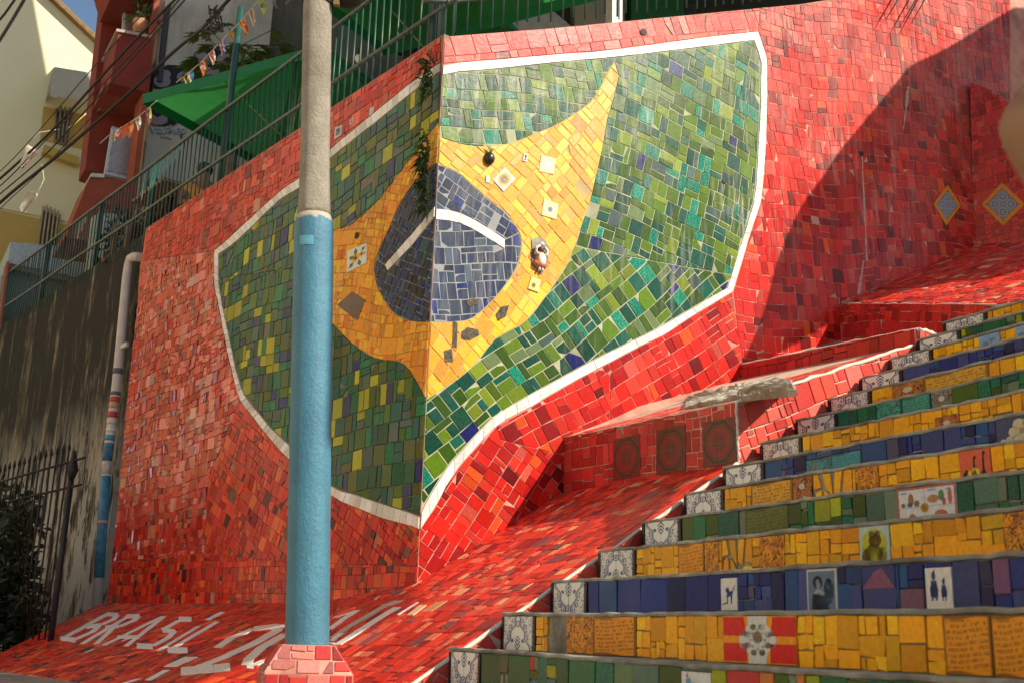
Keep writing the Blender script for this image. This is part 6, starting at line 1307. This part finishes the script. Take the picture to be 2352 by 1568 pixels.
# ------------------------------------------------------------ cables, bunting, hanging shoes
def cable(px_list, y0, y1, r, name, label, group='cables crossing the street'):
    n_ = len(px_list); pts = [at(u, v, y0+(y1-y0)*k/(n_-1)) for k, (u, v) in enumerate(px_list)]; mb = MB(); mb.tube([V3(*p) for p in smooth_line([tuple(p) for p in pts], 5)], r, 6)
    thing_mesh(name, mb, BLK, label, 'cable', group)
cable([(-120, 510), (0, 411), (120, 300), (246, 162), (330, 72), (401, 0), (470, -70)], 9.3, 7.6, .011, 'cable', 'thick upper black cable crossing the yellow and terracotta houses')
cable([(-120, 590), (0, 466), (141, 351), (281, 228), (401, 118), (450, 78), (480, 50), (535, -10), (600, -70)], 9.2, 7.2, .014, 'cable', 'lowest thick black cable passing under the bunting')
cable([(-120, 520), (0, 428), (110, 318), (225, 205), (330, 95), (420, -10)], 9.1, 7.7, .005, 'cable', 'thin black cable running just below the thick upper one')
cable([(-120, 545), (0, 446), (100, 360), (190, 262), (300, 140), (425, 0)], 9.1, 7.7, .006, 'cable', 'middle black cable carrying the hanging shoes')
cable([(-100, 470), (0, 394), (90, 300), (200, 172), (290, 72), (360, 0)], 9.3, 7.7, .004, 'cable', 'thin highest black cable of the bundle')
cable([(-120, 600), (0, 480), (90, 396), (160, 322), (230, 250)], 9.1, 8.6, .004, 'cable', 'thin sagging cable below the hanging shoes')
cable([(-40, 80), (0, 45), (28, 8), (60, -40)], 5, 4.8, .006, 'cable', 'pale cable crossing the top left corner'); cable([(-40, 150), (0, 92), (52, 6), (80, -50)], 5, 4.8, .008, 'cable', 'thicker pale cable crossing the top left corner')
mb = MB()
for k in range(26): c_ = at(500+rnd.uniform(-12, 12)-k*.6, 20+k*2.4, 7.45); mb.tube([c_, c_+V3(rnd.uniform(-.05, .05), rnd.uniform(-.03, .03), rnd.uniform(-.06, .06)), c_+V3(rnd.uniform(-.06, .06), 0, rnd.uniform(-.08, .08))], .008, 4)
thing_mesh('cable_splice', mb, rough_mat('frayed_tape', (.04, .035, .03), (.1, .08, .05), 20), 'frayed bundle of tape and wire on the lowest cable', 'cable splice')
FL = cloth('flag_cloth', (1, 1, 1), .35, tint=True)
def bunting(pts, y0, y1, flags, label, nmax):
    n_ = len(pts); p3s = [tuple(at(u, v, y0+(y1-y0)*k/(n_-1))) for k, (u, v) in enumerate(pts)]; L = [V3(*p) for p in smooth_line(p3s, 6)]
    root = empty('flag_bunting', [float(x) for x in L[len(L)//2]]); tag(root, label, 'bunting', 'strings of small flags'); mb = MB(); mb.tube(L, .006, 5); mb.build('string', plain('white_string', (.5, .48, .44), .8) if 'white_string' not in bpy.data.materials else bpy.data.materials['white_string'], root)
    for (u, v, ln_, dx_, cols, kind) in flags:
        best = min(range(len(L)-1), key=lambda k: math.hypot(proj(L[k])[0]-u, proj(L[k])[1]-v)); p = L[best]; t = unit(L[min(best+1, len(L)-1)]-L[best]); k_ = (M@p)[2]/F
        hw = 11.5*k_; dn = M[0]*dx_*k_-UP*ln_*k_+M[2]*.03; mb = MB(); n2 = len(cols); rows = 4
        for i, c in enumerate(cols):
            for r_ in range(rows):
                P = []
                for (a, b) in ((i/n2, r_/rows), ((i+1)/n2, r_/rows), ((i+1)/n2, (r_+1)/rows), (i/n2, (r_+1)/rows)):
                    P.append(p+t*hw*(2*a-1)*(1-.15*b)+dn*b+M[2]*.03*math.sin(a*5+b*4))
                mb.add(P, [(0, 1, 2, 3)], c, smooth=True)
        if kind == 'cross':
            q = lambda a, b: p+t*hw*(2*a-1)*(1-.15*b)+dn*b-M[2]*.012
            for A_b, B_b, wd_, c in (((.0, .0), (1, 1), .09, (.6, .6, .58)), ((1, 0), (0, 1), .09, (.6, .6, .58)), ((.5, 0), (.5, 1), .16, (.62, .6, .58)), ((0, .5), (1, .5), .12, (.62, .6, .58)), ((.5, 0), (.5, 1), .08, (.5, .05, .04)), ((0, .5), (1, .5), .06, (.5, .05, .04))):
                d_ = unit(q(*B_b)-q(*A_b)); s_ = unit(np.cross(d_, M[2]))*hw*wd_*1.6; o_ = -M[2]*(.004 if c[0] > .55 else .01); mb.add([q(*A_b)-s_+o_, q(*B_b)-s_+o_, q(*B_b)+s_+o_, q(*A_b)+s_+o_], [(0, 1, 2, 3)], c)
        if kind in ('disc', 'disc2'):
            c0_ = p+dn*.5-M[2]*.02; mb.add([c0_+M[0]*5*k_*math.cos(a)+M[1]*6*k_*math.sin(a) for a in np.linspace(0, 6.28, 12)[:-1]], [tuple(range(11))], (.05, .08, .3) if kind == 'disc' else (.62, .6, .56))
        mb.build('flag', FL, root)
R_, W_, Y_, K2, O2, B2_, G2 = (.6, .1, .05), (.66, .63, .57), (.7, .5, .04), (.03, .03, .03), (.62, .2, .05), (.06, .2, .42), (.25, .45, .1)
bunting([(700, -80), (640, -40), (590, 8), (548, 55), (500, 104), (455, 150), (405, 190)], 9.6, 11.6, [(603, 2, 30, 12, [(.5, .6, .12), (.5, .6, .12)], 'disc'), (574, 22, 36, 10, [W_, O2, W_], ''), (553, 45, 32, 14, [R_, O2, Y_, R_], ''), (531, 70, 26, 12, [K2, Y_, Y_, O2], ''), (508, 97, 30, 8, [(.04, .06, .22)]*2, 'cross'), (482, 122, 26, 8, [W_, R_, O2, W_], ''), (463, 140, 30, 8, [O2, (.62, .22, .1), O2], 'disc2'), (438, 163, 22, 4, [B2_, W_], ''), (424, 176, 16, 3, [Y_, K2, Y_], '')], 'string of small national flags above the left parasol', 0)
bunting([(360, 232), (340, 250), (316, 270), (292, 286), (258, 306), (230, 330)], 11.9, 12.8, [(338, 246, 36, 6, [Y_, B2_, R_], ''), (316, 266, 28, 5, [W_, (.4, .3, .22), W_], ''), (297, 276, 36, 0, [O2, R_], ''), (284, 288, 32, -2, [(.6, .12, .05)], ''), (266, 300, 26, -4, [R_, W_, O2], '')], 'string of small flags below the left parasol, mostly red', 0)
def shoe(p, d, up, L, sole, upper, label):
    d = unit(d); up = unit(up-np.dot(up, d)*d); s_ = np.cross(d, up); root = empty('shoe', [float(x) for x in p]); tag(root, label, 'shoe', 'shoes hanging from the cables')
    O_ = lambda a, b, c: p+d*a*L+s_*b*L+up*c*L
    prof = [(0, .0, .12), (.12, .15, .0), (.3, .16, .0), (.5, .12, .0), (.7, .17, .0), (.88, .17, .0), (1.0, .0, .0)]; rim = [(a, w_) for a, w_, _ in prof]+[(a, -w_) for a, w_, _ in prof[-2:0:-1]]
    mb = MB(); mb.quad_prism([O_(a, b, 0) for a, b in rim], up*.06*L); mb.build('sole', sole, root)
    mb = MB(); ks = [(0.0, .05, .12), (.06, .15, .42), (.2, .15, .45), (.4, .13, .33), (.6, .15, .24), (.82, .15, .18), (.98, .07, .1)]; V = []
    for a, w_, h_ in ks: V += [O_(a, w_*math.cos(t), .06+h_*math.sin(t)) for t in np.linspace(0, math.pi, 7)]
    mb.add(V, [(i*7+k, i*7+k+1, (i+1)*7+k+1, (i+1)*7+k) for i in range(len(ks)-1) for k in range(6)]+[tuple(range(7)), tuple(range(len(V)-1, len(V)-8, -1))], smooth=True); mb.build('upper', upper, root)
    mb = MB(); mb.tube([O_(.25, 0, .45), p-d*.12+up*.1, p-d*.25], .004, 4); mb.build('lace', plain('lace_cord', (.5, .46, .36), .8) if 'lace_cord' not in bpy.data.materials else bpy.data.materials['lace_cord'], root)
p = at(88, 348, 8.9); shoe(p, at(52, 388, 8.9)-p, M[0]*-.75+M[1]*.6-M[2]*.4, .2, plain('dark_sole', (.16, .07, .05), .7), plain('dirty_white_upper', (.46, .42, .34), .8), 'white trainer with a dark sole hanging upper left on the cables')
p = at(70, 440, 8.9); shoe(p, at(50, 486, 8.9)-p, M[0]*.9+M[1]*.3-M[2]*.3, .2, plain('pale_sole', (.42, .42, .42), .6), plain('grey_upper', (.4, .36, .26), .8), 'pale worn shoe hanging lower left below the trainer')
# ------------------------------------------------------------ what casts the shade from out of view
def shadow_sheet(edge_pts, zc, far, label):
    """flat tarp at height zc whose edge throws the given shadow edge"""
    top = []
    for P in edge_pts: t = (zc-P[2])/SUN[2]; top.append(P+SUN*t)
    mb = MB(); mb.quad_prism([V3(p[0], p[1], zc) for p in top+far], V3(0, 0, .015)); return thing_mesh('shade_blocker', mb, cloth('blocker_%d' % int(zc*10), (.1, .12, .14), .05), label, 'blocker')
we = [hit(u, v, C0, RW.N) for u, v in smooth_line([(1690, 870), (1703, 835), (1722, 795), (1740, 752), (1764, 679), (1785, 597), (1834, 484), (1892, 402), (1928, 347), (2014, 244), (2066, 180), (2096, 149), (2172, 113), (2280, 47), (2330, 18)], 3)]
le = [hit(u, v, T3.O, T3.N) for u, v in smooth_line([(2420, 600), (2352, 621), (2300, 636), (2233, 650), (2190, 646), (2157, 636), (2110, 650), (2060, 672), (2024, 687), (1960, 697)], 3)]
mb = MB(); mb.quad_prism([p+SUN*3.6 for p in we+[we[-1]+SC*2.5+UP*.8, le[0]+SC*2.0]+le], SUN*.01); thing_mesh('shade_blocker', mb, cloth('grey_blocker', (.1, .12, .14), .03), 'grey tarp added out of view to throw the curved shadow on the sunlit wall and upper ledge', 'blocker')  # added unseen sheet, outline worked back from the wall shadow along the sun
ae = [hit(u, v, RA.O, RA.N) for u, v in ((955, 1388), (860, 1440), (720, 1500), (540, 1570))]+[V3(-2.4, 6.3, -.42)]; ae = [C0+V3(-.01, -.03, .32)]+ae; back = unit(V3(SUN[0], SUN[1], 0))
mb = MB(); mb.quad_prism([p+SUN*11 for p in ae+[ae[-1]-back*8, ae[0]-back*8-UP*.5]], SUN*.01); thing_mesh('shade_blocker', mb, cloth('blue_blocker', (.06, .1, .16), .03), 'narrow blue tarp added out of view to shade the ramp left of the lamp post', 'blocker')  # added unseen sheet that keeps the sun off the apron
ye = [hit(u, v, YF.O, YF.N) for u, v in ((-260, -260), (30, -260), (60, -60), (77, 0), (93, 88), (109, 176), (128, 260), (150, 345), (172, 440), (190, 520), (150, 640), (-260, 640))]
mb = MB(); mb.quad_prism([p+SUN*7.5 for p in ye], SUN*.25); thing_mesh('shade_slab', mb, GREYW, 'grey slab added out of view to shade the left part of the yellow house', 'wall')  # added floating slab, outline set by the shade wanted on the yellow house
oh = S0+SS*4.6
mb = MB(); q0_ = oh+SC*.9; q1_ = oh+SC*8.5; mb.quad_prism([V3(q0_[0], q0_[1], 3.0), V3(q1_[0], q1_[1], 3.0), V3(*(q1_+SS*5)[:2], 3.0), V3(*(q0_+SS*5)[:2], 3.0)], V3(0, 0, -4.5)); thing_mesh('stair_house', mb, CREAM, 'low cream house on the right side of the stairs, out of view', 'house')
# ------------------------------------------------------------ person at the right edge, seen only by the shoulder
fz = ground_z(.75, 1.25)+.9
sh_c = at(2399, 290, 1.27); el_c = at(2540, 580, 1.27)
J = dict(pelvis=V3(0.900, 1.36, -.12), belly=V3(0.900, 1.37, .12), chest=V3(0.890, 1.37, .38), neckb=V3(0.880, 1.37, .60), neckt=V3(0.875, 1.38, .685), head=V3(0.870, 1.39, .765), crown=V3(0.870, 1.37, .86), lclav=V3(0.76, 1.34, .59), lsh=sh_c, lel=el_c, lwr=el_c+V3(.12, .16, -.1), lha=el_c+V3(.16, .22, -.11), rsh=V3(1.070, 1.4, .54), rel=V3(1.160, 1.40, .24), rwr=V3(1.120, 1.52, .03), rha=V3(1.120, 1.56, -.04),
         lhip=V3(0.830, 1.36, -.2), lkn=V3(0.820, 1.40, -.62), lan=V3(0.820, 1.34, -1.02), lto=V3(0.780, 1.48, -1.06), rhip=V3(1.000, 1.36, -.2), rkn=V3(1.030, 1.40, -.62), ran=V3(1.030, 1.34, -1.02), rto=V3(1.050, 1.48, -1.06))
Rr = dict(pelvis=.14, belly=.12, chest=.135, neckb=.058, neckt=.054, head=.088, crown=.085, lclav=.06, lsh=.054, lel=.042, lwr=.03, lha=.036, rsh=.06, rel=.045, rwr=.03, rha=.036, lhip=.095, lkn=.062, lan=.042, lto=.035, rhip=.095, rkn=.062, ran=.042, rto=.035)
Bn = [('pelvis', 'belly'), ('belly', 'chest'), ('chest', 'neckb'), ('neckb', 'neckt'), ('head', 'crown'), ('chest', 'lclav'), ('lclav', 'lsh'), ('lsh', 'lel'), ('lel', 'lwr'), ('lwr', 'lha'), ('chest', 'rsh'), ('rsh', 'rel'), ('rel', 'rwr'), ('rwr', 'rha'), ('pelvis', 'lhip'), ('lhip', 'lkn'), ('lkn', 'lan'), ('lan', 'lto'), ('pelvis', 'rhip'), ('rhip', 'rkn'), ('rkn', 'ran'), ('ran', 'rto')]
def blended(name, J, Bn, Rr, extra, mat_, parent, loc, vox=.012):
    """capsules fused by a voxel remesh into one continuous surface"""
    mb = MB()
    for a, b in Bn:
        P = [J[a]+(J[b]-J[a])*t for t in np.linspace(0, 1, 6)]; mb.tube(P, [Rr[a]+(Rr[b]-Rr[a])*t for t in np.linspace(0, 1, 6)], 16)
    for k in J: mb.ball(J[k], Rr[k], 14)
    for a, b, r in extra: mb.tube([a, (a+b)/2, b], [r, r*.95, r*.6], 10); mb.ball(b, r*.62, 8)
    o = mb.build(name, mat_, parent); m = o.modifiers.new('fuse', 'REMESH'); m.mode = 'VOXEL'; m.voxel_size = vox; m.use_smooth_shade = True
    sm = o.modifiers.new('soften', 'SMOOTH'); sm.iterations = 5; sm.factor = .5; return o
fing = []
for w_, h_ in ((J['lwr'], J['lha']), (J['rwr'], J['rha'])):
    d = unit(h_-w_); s_ = unit(np.cross(d, UP)+V3(1e-3, 0, 0))
    for k, L in enumerate((.07, .08, .075, .06)): fing.append((h_+s_*(k-1.5)*.019, h_+s_*(k-1.5)*.022+d*L-UP*.012, .0095))
    fing.append((h_-s_*.03-d*.03, h_-s_*.055+d*.02, .011))
pr = blended('person', J, Bn, Rr, fing, plain('tanned_skin', (.26, .125, .06), .45, 0, .1, 6), None, None); tag(pr, 'person standing close by at the right edge, bare brown shoulder in view', 'person')
hd = J['head']; fwd = V3(-.3, .95, 0)
mb = MB(); mb.ball(hd+fwd*.095-UP*.01, (.015, .02, .024), 8); mb.build('nose', bpy.data.materials['tanned_skin'], pr)
mb = MB()
for s_ in (-1, 1): mb.ball(hd+fwd*.082+V3(.95, .3, 0)*.034*s_+UP*.025, (.013, .013, .01), 8)
mb.build('eyes', bpy.data.materials['dark_eyes'], pr)
Jt = {k: J[k] for k in ('pelvis', 'belly', 'chest')}; Jt['up'] = V3(.9, 1.37, .5)
blended('vest', Jt, [('pelvis', 'belly'), ('belly', 'chest'), ('chest', 'up')], dict(pelvis=.15, belly=.13, chest=.146, up=.1), [], plain('dark_vest', (.05, .05, .06), .8), pr, None, .016)
Jl = {k: J[k] for k in ('pelvis', 'lhip', 'lkn', 'lan', 'rhip', 'rkn', 'ran')}
blended('trousers', Jl, [('pelvis', 'lhip'), ('lhip', 'lkn'), ('lkn', 'lan'), ('pelvis', 'rhip'), ('rhip', 'rkn'), ('rkn', 'ran')], dict(pelvis=.155, lhip=.108, lkn=.078, lan=.06, rhip=.108, rkn=.078, ran=.06), [], plain('blue_denim', (.05, .08, .15), .85), pr, None, .016)
mb = MB(); mb.ball(J['head']+UP*.06-fwd*.025, (.108, .108, .1), 14); mb.build('hair', HAIRM, pr)
